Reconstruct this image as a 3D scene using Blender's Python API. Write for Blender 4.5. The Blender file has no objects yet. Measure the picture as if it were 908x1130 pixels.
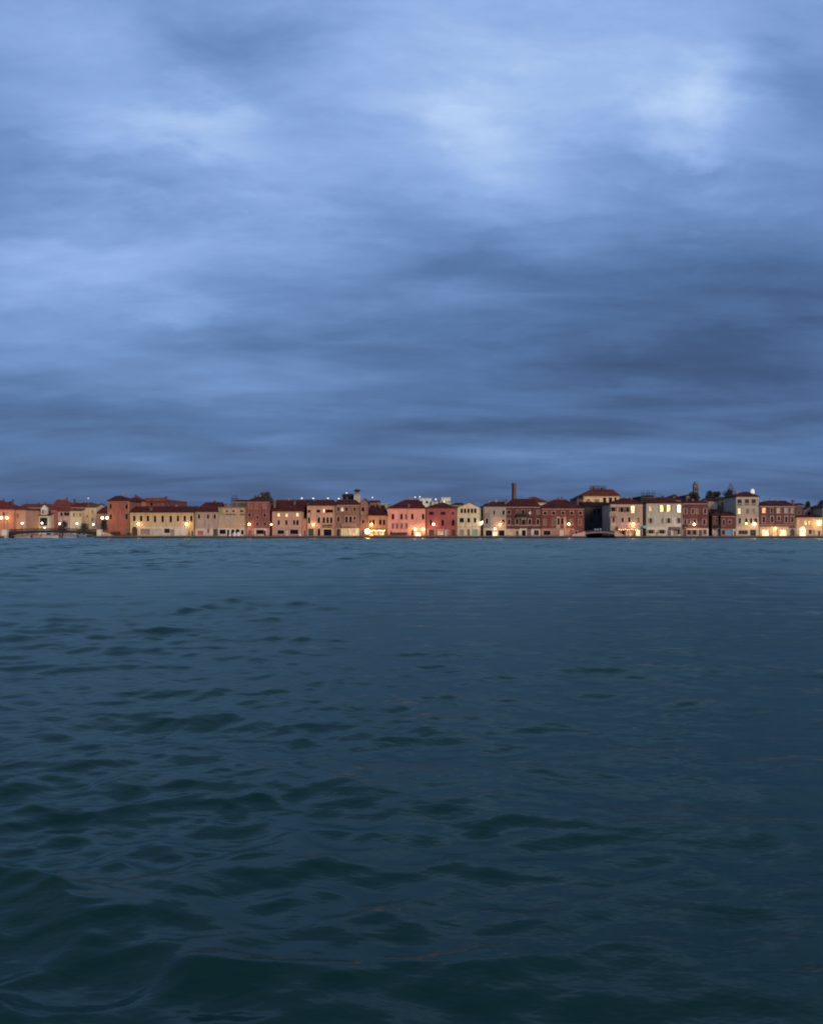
import bpy, math, random
import numpy as np
from mathutils import Vector

random.seed(11)
S = bpy.context.scene
COL = S.collection
F = 931.0          # focal length in photograph pixels (908 wide)
CX, HZ = 454.0, 584.0
CAM_H = 3.2
QZ = 0.75          # quay height above water
QY = 300.0         # quay edge distance
FY = 307.0         # usual front of the houses
R = math.radians

def wx(px, Y): return (px - CX) / F * Y
def wz(py, Y): return CAM_H + (HZ - py) / F * Y

# ---------------------------------------------------------------- colours
def lin(c):
    c = c / 255.0
    return c / 12.92 if c <= 0.04045 else ((c + 0.055) / 1.055) ** 2.4
ILL = (1.06, 1.05, 0.98)
def A(r, g, b, k=1.0):
    return tuple(max(0.006, min(0.82, lin(v) / i * k)) for v, i in zip((r, g, b), ILL))

# ---------------------------------------------------------------- materials
_m = {}
def new_mat(name):
    m = bpy.data.materials.new(name); m.use_nodes = True
    nt = m.node_tree
    return m, nt, nt.nodes['Principled BSDF']

def N(nt, kind, **kw):
    n = nt.nodes.new(kind)
    for k, v in kw.items():
        if k in n.inputs: n.inputs[k].default_value = v
        else: setattr(n, k, v)
    return n

def mixrgb(nt, fac, a, b, mode='MIX'):
    n = nt.nodes.new('ShaderNodeMix'); n.data_type = 'RGBA'; n.blend_type = mode
    for sock, v in ((n.inputs[0], fac), (n.inputs[6], a), (n.inputs[7], b)):
        if isinstance(v, (int, float)): sock.default_value = v
        elif isinstance(v, tuple): sock.default_value = (*v[:3], 1)
        else: nt.links.new(v, sock)
    return n.outputs[2]

def ramp(nt, src, a, b, lo=0.0, hi=1.0):
    n = nt.nodes.new('ShaderNodeMapRange'); n.clamp = True
    n.inputs['From Min'].default_value = a; n.inputs['From Max'].default_value = b
    n.inputs['To Min'].default_value = lo; n.inputs['To Max'].default_value = hi
    nt.links.new(src, n.inputs['Value'])
    return n.outputs[0]

def wall_mat(rgb, kind='plaster', seed=0.0):
    key = ('wall', rgb, kind, seed)
    if key in _m: return _m[key]
    m, nt, p = new_mat(kind + '_wall')
    col = A(*rgb); lu = .35*col[0] + .5*col[1] + .15*col[2]; col = tuple((.76*q + .24*lu) * (1, 1.03, .9)[i_] * (.86 if kind == 'brick' else 1.05) for i_, q in enumerate(col))
    tc = N(nt, 'ShaderNodeTexCoord')
    mp = N(nt, 'ShaderNodeMapping'); mp.inputs['Location'].default_value = (seed * 13.7, seed * 3.1, seed * 7.7)
    nt.links.new(tc.outputs['Object'], mp.inputs['Vector'])
    v = mp.outputs[0]
    n1 = N(nt, 'ShaderNodeTexNoise', Scale=0.32, Detail=6.0, Roughness=0.62); nt.links.new(v, n1.inputs['Vector'])
    n2 = N(nt, 'ShaderNodeTexNoise', Scale=1.3, Detail=5.0, Roughness=0.7); nt.links.new(v, n2.inputs['Vector'])
    # vertical rain streaks
    mp2 = N(nt, 'ShaderNodeMapping'); mp2.inputs['Scale'].default_value = (1.6, 1.6, 0.16)
    nt.links.new(v, mp2.inputs['Vector'])
    n3 = N(nt, 'ShaderNodeTexNoise', Scale=0.9, Detail=4.0, Roughness=0.6); nt.links.new(mp2.outputs[0], n3.inputs['Vector'])
    dark = tuple(c * f for c, f in zip(col, (0.52, 0.48, 0.48)))
    pale = tuple(min(0.85, c * 1.12 + 0.025) for c in col)
    g = (col[0] + col[1] + col[2]) / 3
    grey = tuple(0.45 * g + 0.5 * c for c in col)
    c = mixrgb(nt, ramp(nt, n1.outputs[0], 0.40, 0.66), col, pale)
    c = mixrgb(nt, ramp(nt, n2.outputs[0], 0.50, 0.72, 0, 0.7), c, grey)
    c = mixrgb(nt, ramp(nt, n3.outputs[0], 0.50, 0.74, 0, 0.75), c, dark)
    if kind == 'plaster':     # fallen plaster showing the brick, and a ragged damp edge at the foot of the wall
        n4 = N(nt, 'ShaderNodeTexNoise', Scale=0.55, Detail=8.0, Roughness=0.7); nt.links.new(v, n4.inputs['Vector'])
        c = mixrgb(nt, ramp(nt, n4.outputs[0], 0.385, 0.35, 0, 0.55), c, tuple(0.5*q + 0.5*w_ for q, w_ in zip(col, (.20, .10, .07))))
    sz = N(nt, 'ShaderNodeSeparateXYZ'); nt.links.new(tc.outputs['Object'], sz.inputs[0])
    hd = N(nt, 'ShaderNodeMath', operation='MULTIPLY_ADD'); nt.links.new(n2.outputs[0], hd.inputs[0]); hd.inputs[1].default_value = -2.6; nt.links.new(sz.outputs[2], hd.inputs[2])
    c = mixrgb(nt, ramp(nt, hd.outputs[0], -0.75, -0.95, 0, 0.6), c, tuple(q * .4 for q in col))
    if kind == 'brick':
        bk = N(nt, 'ShaderNodeTexBrick'); bk.inputs['Scale'].default_value = 1.0
        bk.inputs['Brick Width'].default_value = 0.26; bk.inputs['Row Height'].default_value = 0.075
        bk.inputs['Mortar Size'].default_value = 0.008
        bk.inputs['Color1'].default_value = (1, 1, 1, 1); bk.inputs['Color2'].default_value = (0.7, 0.66, 0.66, 1)
        bk.inputs['Mortar'].default_value = (1.25, 1.35, 1.35, 1)
        cx = N(nt, 'ShaderNodeSeparateXYZ'); nt.links.new(tc.outputs['Object'], cx.inputs[0])
        ad = N(nt, 'ShaderNodeMath', operation='ADD'); nt.links.new(cx.outputs[0], ad.inputs[0]); nt.links.new(cx.outputs[1], ad.inputs[1])
        cc = N(nt, 'ShaderNodeCombineXYZ'); nt.links.new(ad.outputs[0], cc.inputs[0]); nt.links.new(cx.outputs[2], cc.inputs[1])
        nt.links.new(cc.outputs[0], bk.inputs['Vector'])
        c = mixrgb(nt, 1.0, c, bk.outputs['Color'], 'MULTIPLY')
    nt.links.new(c, p.inputs['Base Color'])
    p.inputs['Roughness'].default_value = 0.9
    p.inputs['Specular IOR Level'].default_value = 0.2
    bp = N(nt, 'ShaderNodeBump', Strength=0.5, Distance=0.03); nt.links.new(n2.outputs[0], bp.inputs['Height'])
    nt.links.new(bp.outputs[0], p.inputs['Normal'])
    _m[key] = m
    return m

def plain(name, rgb, rough=0.7, metal=0.0, raw=False):
    key = ('plain', name, rgb)
    if key in _m: return _m[key]
    m, nt, p = new_mat(name)
    col = rgb if raw else A(*rgb)
    tc = N(nt, 'ShaderNodeTexCoord')
    n1 = N(nt, 'ShaderNodeTexNoise', Scale=1.7, Detail=5.0, Roughness=0.65); nt.links.new(tc.outputs['Object'], n1.inputs['Vector'])
    c = mixrgb(nt, ramp(nt, n1.outputs[0], 0.38, 0.68), col, tuple(v * 0.68 for v in col))
    nt.links.new(c, p.inputs['Base Color'])
    p.inputs['Roughness'].default_value = rough; p.inputs['Metallic'].default_value = metal
    _m[key] = m
    return m

def tile_mat(rgb=(80, 44, 46)):
    key = ('tile', rgb)
    if key in _m: return _m[key]
    m, nt, p = new_mat('roof_tiles')
    col = A(*rgb); col = (col[0] * 1.2, col[1] * 1.02, col[2] * .66)
    tc = N(nt, 'ShaderNodeTexCoord')
    n1 = N(nt, 'ShaderNodeTexNoise', Scale=0.45, Detail=7.0, Roughness=0.7); nt.links.new(tc.outputs['Object'], n1.inputs['Vector'])
    n2 = N(nt, 'ShaderNodeTexVoronoi', Scale=3.0); nt.links.new(tc.outputs['Object'], n2.inputs['Vector'])
    w = N(nt, 'ShaderNodeTexWave', Scale=2.4); w.bands_direction = 'X'; nt.links.new(tc.outputs['Object'], w.inputs['Vector'])
    c = mixrgb(nt, ramp(nt, n1.outputs[0], 0.36, 0.66), tuple(v * 0.62 for v in col), tuple(min(.8, v * 1.5) for v in col))
    c = mixrgb(nt, 0.45, c, mixrgb(nt, 1.0, c, n2.outputs['Color'], 'MULTIPLY'))
    nt.links.new(c, p.inputs['Base Color'])
    p.inputs['Roughness'].default_value = 0.95; p.inputs['Specular IOR Level'].default_value = 0.08
    bp = N(nt, 'ShaderNodeBump', Strength=0.6, Distance=0.06); nt.links.new(w.outputs[0], bp.inputs['Height'])
    nt.links.new(bp.outputs[0], p.inputs['Normal'])
    _m[key] = m
    return m

def glow_mat(name, rgb, strength, patchy=False):
    key = ('glow', name, rgb, strength)
    if key in _m: return _m[key]
    m, nt, p = new_mat(name)
    p.inputs['Base Color'].default_value = (0.5, 0.4, 0.3, 1)
    p.inputs['Emission Color'].default_value = (*rgb, 1)
    p.inputs['Emission Strength'].default_value = strength
    if patchy:   # curtains, shelves and furniture seen in a lit room
        tc = N(nt, 'ShaderNodeTexCoord')
        n1 = N(nt, 'ShaderNodeTexNoise', Scale=1.1, Detail=3.0); nt.links.new(tc.outputs['Object'], n1.inputs['Vector'])
        nt.links.new(ramp(nt, n1.outputs[0], 0.38, 0.64, strength * 0.3, strength * 1.25), p.inputs['Emission Strength'])
    _m[key] = m
    return m

def glass_dark():
    if 'gd' in _m: return _m['gd']
    m, nt, p = new_mat('window_glass')
    p.inputs['Base Color'].default_value = (0.006, 0.006, 0.007, 1)
    p.inputs['Roughness'].default_value = 0.12
    p.inputs['Specular IOR Level'].default_value = 0.2
    _m['gd'] = m
    return m

STONE = (176, 158, 142)
WOOD_D = (38, 30, 26)
GREEN_SH = (34, 46, 40)

# ---------------------------------------------------------------- mesh collector
class MB:
    def __init__(s): s.v = []; s.f = []; s.mi = []; s.m = 0
    def face(s, pts):
        b = len(s.v); s.v += [tuple(p) for p in pts]; s.f.append(tuple(range(b, b + len(pts)))); s.mi.append(s.m)
    def box(s, x0, x1, y0, y1, z0, z1):
        b = len(s.v)
        s.v += [(x0,y0,z0),(x1,y0,z0),(x1,y1,z0),(x0,y1,z0),(x0,y0,z1),(x1,y0,z1),(x1,y1,z1),(x0,y1,z1)]
        for q in ((0,3,2,1),(4,5,6,7),(0,1,5,4),(1,2,6,5),(2,3,7,6),(3,0,4,7)):
            s.f.append(tuple(b+i for i in q)); s.mi.append(s.m)
    def prism_xz(s, pts, y0, y1):          # polygon in xz (counter-clockwise seen from -y), extruded along y
        n = len(pts); b = len(s.v)
        s.v += [(x, y0, z) for x, z in pts] + [(x, y1, z) for x, z in pts]
        s.f.append(tuple(b+i for i in range(n))); s.mi.append(s.m)
        s.f.append(tuple(b+n+i for i in reversed(range(n)))); s.mi.append(s.m)
        for i in range(n):
            j = (i+1) % n
            s.f.append((b+j, b+i, b+n+i, b+n+j)); s.mi.append(s.m)
    def tube(s, a, b_, r0, r1=None, n=8, caps=True):
        r1 = r0 if r1 is None else r1
        a = Vector(a); b_ = Vector(b_); d = (b_ - a).normalized()
        u = d.cross(Vector((0,0,1)) if abs(d.z) < .9 else Vector((1,0,0))).normalized(); w = d.cross(u)
        b = len(s.v)
        for c, r in ((a, r0), (b_, r1)):
            for i in range(n):
                t = 2*math.pi*i/n; p = c + u*(r*math.cos(t)) + w*(r*math.sin(t)); s.v.append(tuple(p))
        for i in range(n):
            j = (i+1) % n; s.f.append((b+i, b+j, b+n+j, b+n+i)); s.mi.append(s.m)
        if caps:
            s.f.append(tuple(b+i for i in reversed(range(n)))); s.f.append(tuple(b+n+i for i in range(n))); s.mi += [s.m]*2
    def lathe(s, c, prof, n=12):
        b = len(s.v); cx, cy, cz = c
        for r, z in prof:
            for i in range(n):
                t = 2*math.pi*i/n; s.v.append((cx+r*math.cos(t), cy+r*math.sin(t), cz+z))
        for k in range(len(prof)-1):
            for i in range(n):
                j = (i+1) % n; s.f.append((b+k*n+i, b+k*n+j, b+(k+1)*n+j, b+(k+1)*n+i)); s.mi.append(s.m)
        s.f.append(tuple(b+i for i in reversed(range(n)))); s.f.append(tuple(b+(len(prof)-1)*n+i for i in range(n))); s.mi += [s.m]*2
    def build(s, name, mats, parent=None, smooth=False, off=(0,0,0)):
        me = bpy.data.meshes.new(name)
        ox, oy, oz = off
        me.from_pydata([(x-ox, y-oy, z-oz) for x, y, z in s.v], [], s.f)
        for m in (mats if isinstance(mats, (list, tuple)) else [mats]): me.materials.append(m)
        me.polygons.foreach_set('material_index', s.mi)
        if smooth: me.polygons.foreach_set('use_smooth', [True]*len(s.f))
        me.update()
        o = bpy.data.objects.new(name, me); COL.objects.link(o)
        if parent: o.parent = parent
        else: o.location = off
        return o

def tag(o, label=None, cat=None, group=None, kind=None):
    if label: o['label'] = label
    if cat: o['category'] = cat
    if group: o['group'] = group
    if kind: o['kind'] = kind
    return o

def thing(name, label, cat, loc, group=None, rz=0.0):
    o = bpy.data.objects.new(name, None); COL.objects.link(o); o.location = loc; o.rotation_euler.z = rz
    o.empty_display_size = 0.5
    return tag(o, label, cat, group)

# ---------------------------------------------------------------- openings
ARCH = 8
def arch_pts(xa, xb, z0, z1):
    """closed outline of a round-headed opening, counter-clockwise from -y"""
    r = (xb - xa) / 2; cx = (xa + xb) / 2; zc = z1 - r
    pts = [(xa, z0), (xb, z0)]
    for i in range(ARCH + 1):
        t = math.pi * i / ARCH
        pts.append((cx + r*math.cos(t), zc + r*math.sin(t)))
    return pts

def surround_arch(mb, xa, xb, z0, z1, y0, y1, w):
    """stone surround filling the square corners above a round head"""
    r = (xb - xa) / 2; cx = (xa + xb) / 2; zc = z1 - r
    inner = [(xa, z0)] + [(cx + r*math.cos(math.pi*(1-i/ARCH)), zc + r*math.sin(math.pi*(1-i/ARCH))) for i in range(ARCH+1)] + [(xb, z0)]
    R2 = r + w
    outer = [(xa - w, z0)] + [(cx + max(-R2, min(R2, 1.45*R2*math.cos(math.pi*(1-i/ARCH)))), zc + min(R2, 1.45*R2*math.sin(math.pi*(1-i/ARCH)))) for i in range(ARCH+1)] + [(xb + w, z0)]
    for i in range(len(inner)-1):
        a, b, c, d = outer[i], outer[i+1], inner[i+1], inner[i]
        mb.face([(a[0],y0,a[1]),(d[0],y0,d[1]),(c[0],y0,c[1]),(b[0],y0,b[1])])
        mb.face([(d[0],y0,d[1]),(d[0],y1+.12,d[1]),(c[0],y1+.12,c[1]),(c[0],y0,c[1])])
        mb.face([(a[0],y0,a[1]),(b[0],y0,b[1]),(b[0],y1,b[1]),(a[0],y1,a[1])])

def rect_frame(mb, xa, xb, z0, z1, y0, y1, w, bottom=True):
    mb.box(xa-w, xa, y0, y1, z0, z1); mb.box(xb, xb+w, y0, y1, z0, z1)
    mb.box(xa-w-.04, xb+w+.04, y0-.03, y1, z1, z1+w*1.1)
    if bottom: mb.box(xa-w-.08, xb+w+.08, y0-.1, y1, z0-.14, z0)

def slats(mb, x0, x1, y0, y1, z0, z1, step=0.16):
    mb.box(x0, x0+.06, y0, y1, z0, z1); mb.box(x1-.06, x1, y0, y1, z0, z1)
    mb.box(x0+.06, x1-.06, y0, y1, z0, z0+.07); mb.box(x0+.06, x1-.06, y0, y1, z1-.07, z1)
    z = z0 + .07
    mb.box(x0+.06, x1-.06, y0+.028, y1, z0+.07, z1-.07)
    while z < z1 - .12:
        mb.box(x0+.06, x1-.06, y0+.006, y0+.028, z, z + step*.55); z += step

LIT = {'l': ((1.0, 0.72, 0.16), 1.7), 'o': ((1.0, 0.42, 0.08), 1.0), 'h': ((1.0, 0.78, 0.42), 4.5), 'q': ((1.0, 0.74, 0.42), 0.75),
       'k': ((1.0, 0.66, 0.22), 2.6), 'g': ((0.95, 1.0, 0.55), 0.6)}

def opening(b, kind, xa, xb, z0, z1, Y, trim, shut, opt):
    """one window or door of a house; coordinates in metres in world space, parented parts"""
    off = b['_off']; root = b['root']
    w = 0.13 if (xb-xa) < 2 else 0.16
    arched = kind.startswith('A'); k = kind[1:] if arched else kind
    isdoor = k.startswith('d')
    mb = MB()
    if arched: surround_arch(mb, xa, xb, z0, z1, Y-.06, Y+.14, w*1.3)
    else: rect_frame(mb, xa, xb, z0, z1, Y-.05, Y+.12, w, bottom=not isdoor)
    if arched and not isdoor: mb.box(xa-w-.1, xb+w+.1, Y-.12, Y+.1, z0-.16, z0)
    name = 'door' if isdoor else ('shop_window' if (xb-xa) > 2.0 and z0 < QZ + 3.0 else 'window')
    trimm = plain('stone_trim', trim)
    if k == 'z':     # glazed unframed opening
        pass
    o = mb.build(name, trimm, root, off=off)
    yg = Y + 0.22
    def fill(nm, mat, y, dy=.05):
        m2 = MB()
        if arched: m2.prism_xz(arch_pts(xa, xb, z0, z1), y, y+dy)
        else: m2.prism_xz([(xa, z0), (xb, z0), (xb, z1), (xa, z1)], y, y+dy)
        return m2.build(nm, mat, o, off=off)
    if isdoor:
        col = opt.get('c', WOOD_D)
        fill('leaf', plain('door_paint', tuple(col), rough=.6), Y+.18)
        m3 = MB(); m3.box((xa+xb)/2+.06, (xa+xb)/2+.1, Y+.12, Y+.175, z0+.95, z0+1.15); m3.build('handle', plain('brass', (150,120,70), .4), o, off=off)
        if not arched and z1-z0 > 2.2:
            m4 = MB(); n = 2
            for q in range(n):
                a = xa + (xb-xa)*q/n + .08; c = xa + (xb-xa)*(q+1)/n - .08
                m4.box(a, c, Y+.15, Y+.176, z0+.2, z0+(z1-z0)*.42); m4.box(a, c, Y+.15, Y+.176, z0+(z1-z0)*.5, z1-.15)
            m4.build('door_panel', plain('door_paint', tuple(col), rough=.6), o, off=off)
    elif k in LIT:
        rgb, st = LIT[k]
        p = fill('pane', glow_mat('lit_room_' + k, rgb, st * opt.get('s', 1.0), True), yg)
        p['label'] = 'lit window pane glowing from the room behind'
    elif k == 's' or k == 'p':
        c = opt.get('c', shut)
        m5 = MB(); zt = z1 - ((xb-xa)/2 if arched else 0)
        slats(m5, xa, (xa+xb)/2-.01, Y+.1, Y+.15, z0, zt); slats(m5, (xa+xb)/2+.01, xb, Y+.1, Y+.15, z0, zt)
        m5.build('shutter', plain('shutter_paint', tuple(c)), o, off=off)
        fill('pane', glass_dark(), yg)
    else:
        fill('pane', glass_dark(), yg)
    if not isdoor and k not in ('s', 'p'):
        m6 = MB(); t = .05; n = 2 if xb-xa < 2 else max(2, round((xb-xa)/1.1))
        zt = z1 - ((xb-xa)/2 if arched else 0)
        for q in range(1, n):
            x = xa + (xb-xa)*q/n; m6.box(x-t/2, x+t/2, yg-.05, yg-.003, z0, z1-.02)
        m6.box(xa, xb, yg-.045, yg-.003, z0+(zt-z0)*.62, z0+(zt-z0)*.62+t)
        m6.build('sash', plain('sash_paint', opt.get('f', (52, 44, 40))), o, off=off)
    if opt.get('sh') or (k in ('w', 'l', 'h') and b['shut'] and name == 'window' and not arched):
        c = b['shut']; ww = min(.36, (xb-xa)*.4)
        for sgn, a in ((-1, xa-w-ww-.02), (1, xb+w+.02)):
            m7 = MB(); slats(m7, a, a+ww, Y-.07, Y-.012, z0, z1)
            m7.build('shutter', plain('shutter_paint', tuple(c)), o, off=off)
    return o

def parse(txt):
    out = []
    for ln in txt.replace('\n', ';').split(';'):
        t = ln.split()
        if not t: continue
        opt = {}
        for x in t[5:]:
            kk, vv = x.split('=')
            opt[kk] = tuple(int(q) for q in vv.split(',')) if ',' in vv else float(vv)
        out.append((t[0], *[float(q) for q in t[1:5]], opt))
    return out

def hip_roof(x0, x1, y0, y1, ze, rx0, rx1, ry, zr, o=.38, t=.14):
    mb = MB()
    a = [(x0-o, y0-o), (x1+o, y0-o), (x1+o, y1+o), (x0-o, y1+o)]
    lo = [(x, y, ze) for x, y in a]; hi = [(x, y, ze+t) for x, y in a]
    mb.face(list(reversed(lo)))
    for i in range(4):
        j = (i+1) % 4; mb.face([lo[i], lo[j], hi[j], hi[i]])
    p, q = (rx0, ry, zr), (rx1, ry, zr)
    if abs(rx1-rx0) < .05:
        for i in range(4): mb.face([hi[i], hi[(i+1) % 4], p])
    else:
        mb.face([hi[0], hi[1], q, p]); mb.face([hi[1], hi[2], q]); mb.face([hi[2], hi[3], p, q]); mb.face([hi[3], hi[0], p])
    return mb

CHIM = (120, 84, 76)
def chimney(roof, px, y0, y1, Y, off, w=.75, rgb=CHIM, flare=True):
    x = wx(px, Y); zb, zt = wz(y1, Y), wz(y0, Y); mb = MB()
    mb.box(x-w/2, x+w/2, Y-w/2, Y+w/2, zb-1.2, zt-.45)
    if flare:   # the flared Venetian chimney pot
        a, c = w/2, w*.78
        b0 = [(x-a,Y-a,zt-.45),(x+a,Y-a,zt-.45),(x+a,Y+a,zt-.45),(x-a,Y+a,zt-.45)]
        b1 = [(x-c,Y-c,zt-.05),(x+c,Y-c,zt-.05),(x+c,Y+c,zt-.05),(x-c,Y+c,zt-.05)]
        for i in range(4):
            j = (i+1) % 4; mb.face([b0[i], b0[j], b1[j], b1[i]])
        mb.face(b1); mb.box(x-c*.8, x+c*.8, Y-c*.8, Y+c*.8, zt-.05, zt+.08)
    else:
        mb.box(x-w*.62, x+w*.62, Y-w*.62, Y+w*.62, zt-.45, zt-.25); mb.box(x-w*.35, x+w*.35, Y-w*.35, Y+w*.35, zt-.25, zt)
    return mb.build('chimney', wall_mat(rgb, 'plaster', 3), roof, off=off)

HOUSES = 'houses along the waterfront'
BACK = 'buildings rising behind the waterfront row'
_seed = [0]

def house(label, x0, x1, eave, rgb, wins='', roof=None, Y=FY, depth=12.0, kind='plaster', trim=STONE, shut=None, bands='', chim='',
          tiles=(80, 44, 46), base=None, cornice=True, name='house', cat='house', group=HOUSES, balc='', side=None, roofcol=None):
    """x0,x1 and heights are read off the photograph and turned into metres on the plane of this facade"""
    _seed[0] += 1; sd = _seed[0]
    X0, X1 = wx(x0, Y)+.015, wx(x1, Y)-.015; Y = Y + (sd % 5)*.06
    zb = QZ if base is None else base
    ze = wz(eave, Y)
    off = ((X0+X1)/2, Y, zb)
    root = thing(name, label, cat, off, group)
    b = {'root': root, '_off': off, 'shut': shut}
    ops = []
    for (k, a, c, ya, yb, opt) in parse(wins):
        za, zc = wz(yb, Y), wz(ya, Y)
        if yb > 590.4 or k.lstrip('A').startswith('d'): za = zb + .05
        if k in ('w', 'Aw'):
            e = (c-a)*.06; a, c = a-e, c+e; zc += .1
        xa, xc = max(wx(a, Y), X0+.2), min(wx(c, Y), X1-.2)
        ops.append((k, xa, xc, za, min(zc, ze-.3), opt))
    bd = []
    for (k, a, c, ya, yb, opt) in parse(bands):
        bd.append((wx(a, Y), wx(c, Y), wz(yb, Y) if yb < 591 else zb, wz(ya, Y), opt['c'], k))
    mats = [wall_mat(rgb, kind, sd)] + [wall_mat(tuple(q[4]), 'plaster', sd) for q in bd]
    xs = sorted(set([X0, X1] + [v for o in ops for v in o[1:3]] + [min(max(v, X0), X1) for q in bd for v in q[:2]]))
    zs = sorted(set([zb, ze] + [v for o in ops for v in o[3:5]] + [min(max(v, zb), ze) for q in bd for v in q[2:4]]))
    mb = MB()
    for i in range(len(xs)-1):
        for j in range(len(zs)-1):
            if xs[i+1]-xs[i] < 1e-5 or zs[j+1]-zs[j] < 1e-5: continue
            cx, cz = (xs[i]+xs[i+1])/2, (zs[j]+zs[j+1])/2
            if any(o[1] < cx < o[2] and o[3] < cz < o[4] for o in ops): continue
            mb.m = 0
            for q, bb in enumerate(bd):
                if bb[0] < cx < bb[1] and bb[2] < cz < bb[3]: mb.m = q+1
            mb.face([(xs[i],Y,zs[j]),(xs[i+1],Y,zs[j]),(xs[i+1],Y,zs[j+1]),(xs[i],Y,zs[j+1])])
    mb.m = 0
    for (k, xa, xc, za, zc, opt) in ops:       # reveals
        d = Y+.3
        mb.face([(xa,Y,za),(xa,d,za),(xa,d,zc),(xa,Y,zc)]); mb.face([(xc,Y,za),(xc,Y,zc),(xc,d,zc),(xc,d,za)])
        mb.face([(xa,Y,zc),(xa,d,zc),(xc,d,zc),(xc,Y,zc)]); mb.face([(xa,Y,za),(xc,Y,za),(xc,d,za),(xa,d,za)])
    Y1 = Y+depth
    mb.face([(X0,Y1,zb),(X0,Y,zb),(X0,Y,ze),(X0,Y1,ze)]); mb.face([(X1,Y,zb),(X1,Y1,zb),(X1,Y1,ze),(X1,Y,ze)])
    mb.face([(X1,Y1,zb),(X0,Y1,zb),(X0,Y1,ze),(X1,Y1,ze)]); mb.face([(X0,Y,ze),(X1,Y,ze),(X1,Y1,ze),(X0,Y1,ze)])
    r = roof or ('hip', None)
    if r[0] == 'front':          # gable towards the water
        zp = wz(r[1], Y); xp = wx(r[2], Y)
        mb.face([(X0,Y,ze),(X1,Y,ze),(xp,Y,zp)]); mb.face([(X1,Y1,ze),(X0,Y1,ze),(xp,Y1,zp)])
    elif r[0] == 'side':
        Ym = Y+depth*.5; zr = wz(r[1], Ym)
        mb.face([(X0,Y1,ze),(X0,Y,ze),(X0,Ym,zr)]); mb.face([(X1,Y,ze),(X1,Y1,ze),(X1,Ym,zr)])
    wall = mb.build('wall', mats, root, off=off)
    Yr = Y+depth*.5; tm = tile_mat(tiles)
    rf = None
    if r[0] == 'hip':
        zr = wz(r[1], Yr); hw = min((X1-X0)*.5, depth*.45)
        rx0 = wx(r[2], Yr) if len(r) > 2 else X0+hw; rx1 = wx(r[3], Yr) if len(r) > 3 else X1-hw
        rf = hip_roof(X0, X1, Y, Y1, ze+.004, rx0, max(rx0, rx1), Yr, zr).build('roof', tm, root, off=off)
    elif r[0] == 'side':
        mb = MB(); o = .5; t = .18; zr = wz(r[1], Yr)
        sl = (zr-ze)/(depth*.5)
        prof = [(Y-o, ze-o*sl+.01), (Yr, zr+.01), (Y1+o, ze-o*sl+.01), (Y1+o, ze-o*sl+t), (Yr, zr+t+.05), (Y-o, ze-o*sl+t)]
        n = len(prof); xa, xb = X0-.12, X1+.12
        for i in range(n):
            j = (i+1) % n; mb.face([(xa, *prof[i]), (xa, *prof[j]), (xb, *prof[j]), (xb, *prof[i])])
        mb.face([(xa, *p) for p in (prof[0], prof[5], prof[4], prof[1])]); mb.face([(xa, *p) for p in (prof[1], prof[4], prof[3], prof[2])])
        mb.face([(xb, *p) for p in (prof[0], prof[1], prof[4], prof[5])]); mb.face([(xb, *p) for p in (prof[1], prof[2], prof[3], prof[4])])
        rf = mb.build('roof', tm, root, off=off)
    elif r[0] == 'front':
        mb = MB(); zp = wz(r[1], Y); xp = wx(r[2], Y); t = .16; o = .3
        sl = (zp-ze)/(xp-X0)
        A0, B0, C0 = (X0-o, ze-o*sl+.01), (xp, zp+.01), (X1+o, ze-o*sl+.01)
        mb.prism_xz([A0, B0, (B0[0], B0[1]+t), (A0[0], A0[1]+t)][::-1], Y-.25, Y1+.25)
        mb.prism_xz([B0, C0, (C0[0], C0[1]+t), (B0[0], B0[1]+t)][::-1], Y-.25, Y1+.25)
        rf = mb.build('roof', tm, root, off=off)
    elif r[0] == 'flat':
        mb = MB(); mb.box(X0-.12, X1+.12, Y-.18, Y1+.1, ze+.003, ze+.28); mb.box(X0+.1, X1-.1, Y+.1, Y1-.1, ze+.283, ze+.33)
        rf = mb.build('roof', plain('roof_slab', tuple(roofcol or (120, 108, 96))), root, off=off)
    if cornice and r[0] in ('hip', 'side'):
        mb = MB(); mb.box(X0+.02, X1-.02, Y-.14, Y-.003, ze-.34, ze-.02); mb.box(X0+.02, X1-.02, Y-.24, Y-.142, ze-.16, ze-.02)
        mb.build('cornice', plain('stone_trim', trim), root, off=off)
    if ze-zb > 6 and X1-X0 > 5:      # a rainwater pipe down the side of the front
        mb = MB(); xp_ = X0+.28 if sd % 2 else X1-.28
        if not any(o[1]-.3 < xp_ < o[2]+.3 for o in ops):
            mb.tube((xp_, Y-.12, zb+.1), (xp_, Y-.12, ze-.4), .06, n=6); mb.tube((xp_, Y-.12, ze-.4), (xp_, Y-.42, ze-.05), .06, n=6)
            mb.build('downpipe', plain('copper_pipe', (74, 58, 52)), root, off=off)
    for o in ops: opening(b, *o[:5], Y, trim, shut or (70, 74, 66), o[5])
    for q in bd:
        if q[5] == 'c':   # a projecting string course over the painted ground floor
            mb = MB(); mb.box(max(q[0], X0+.02), min(q[1], X1-.02), Y-.09, Y-.003, q[3]-.02, q[3]+.16)
            mb.build('string_course', plain('stone_trim', trim), root, off=off)
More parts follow.
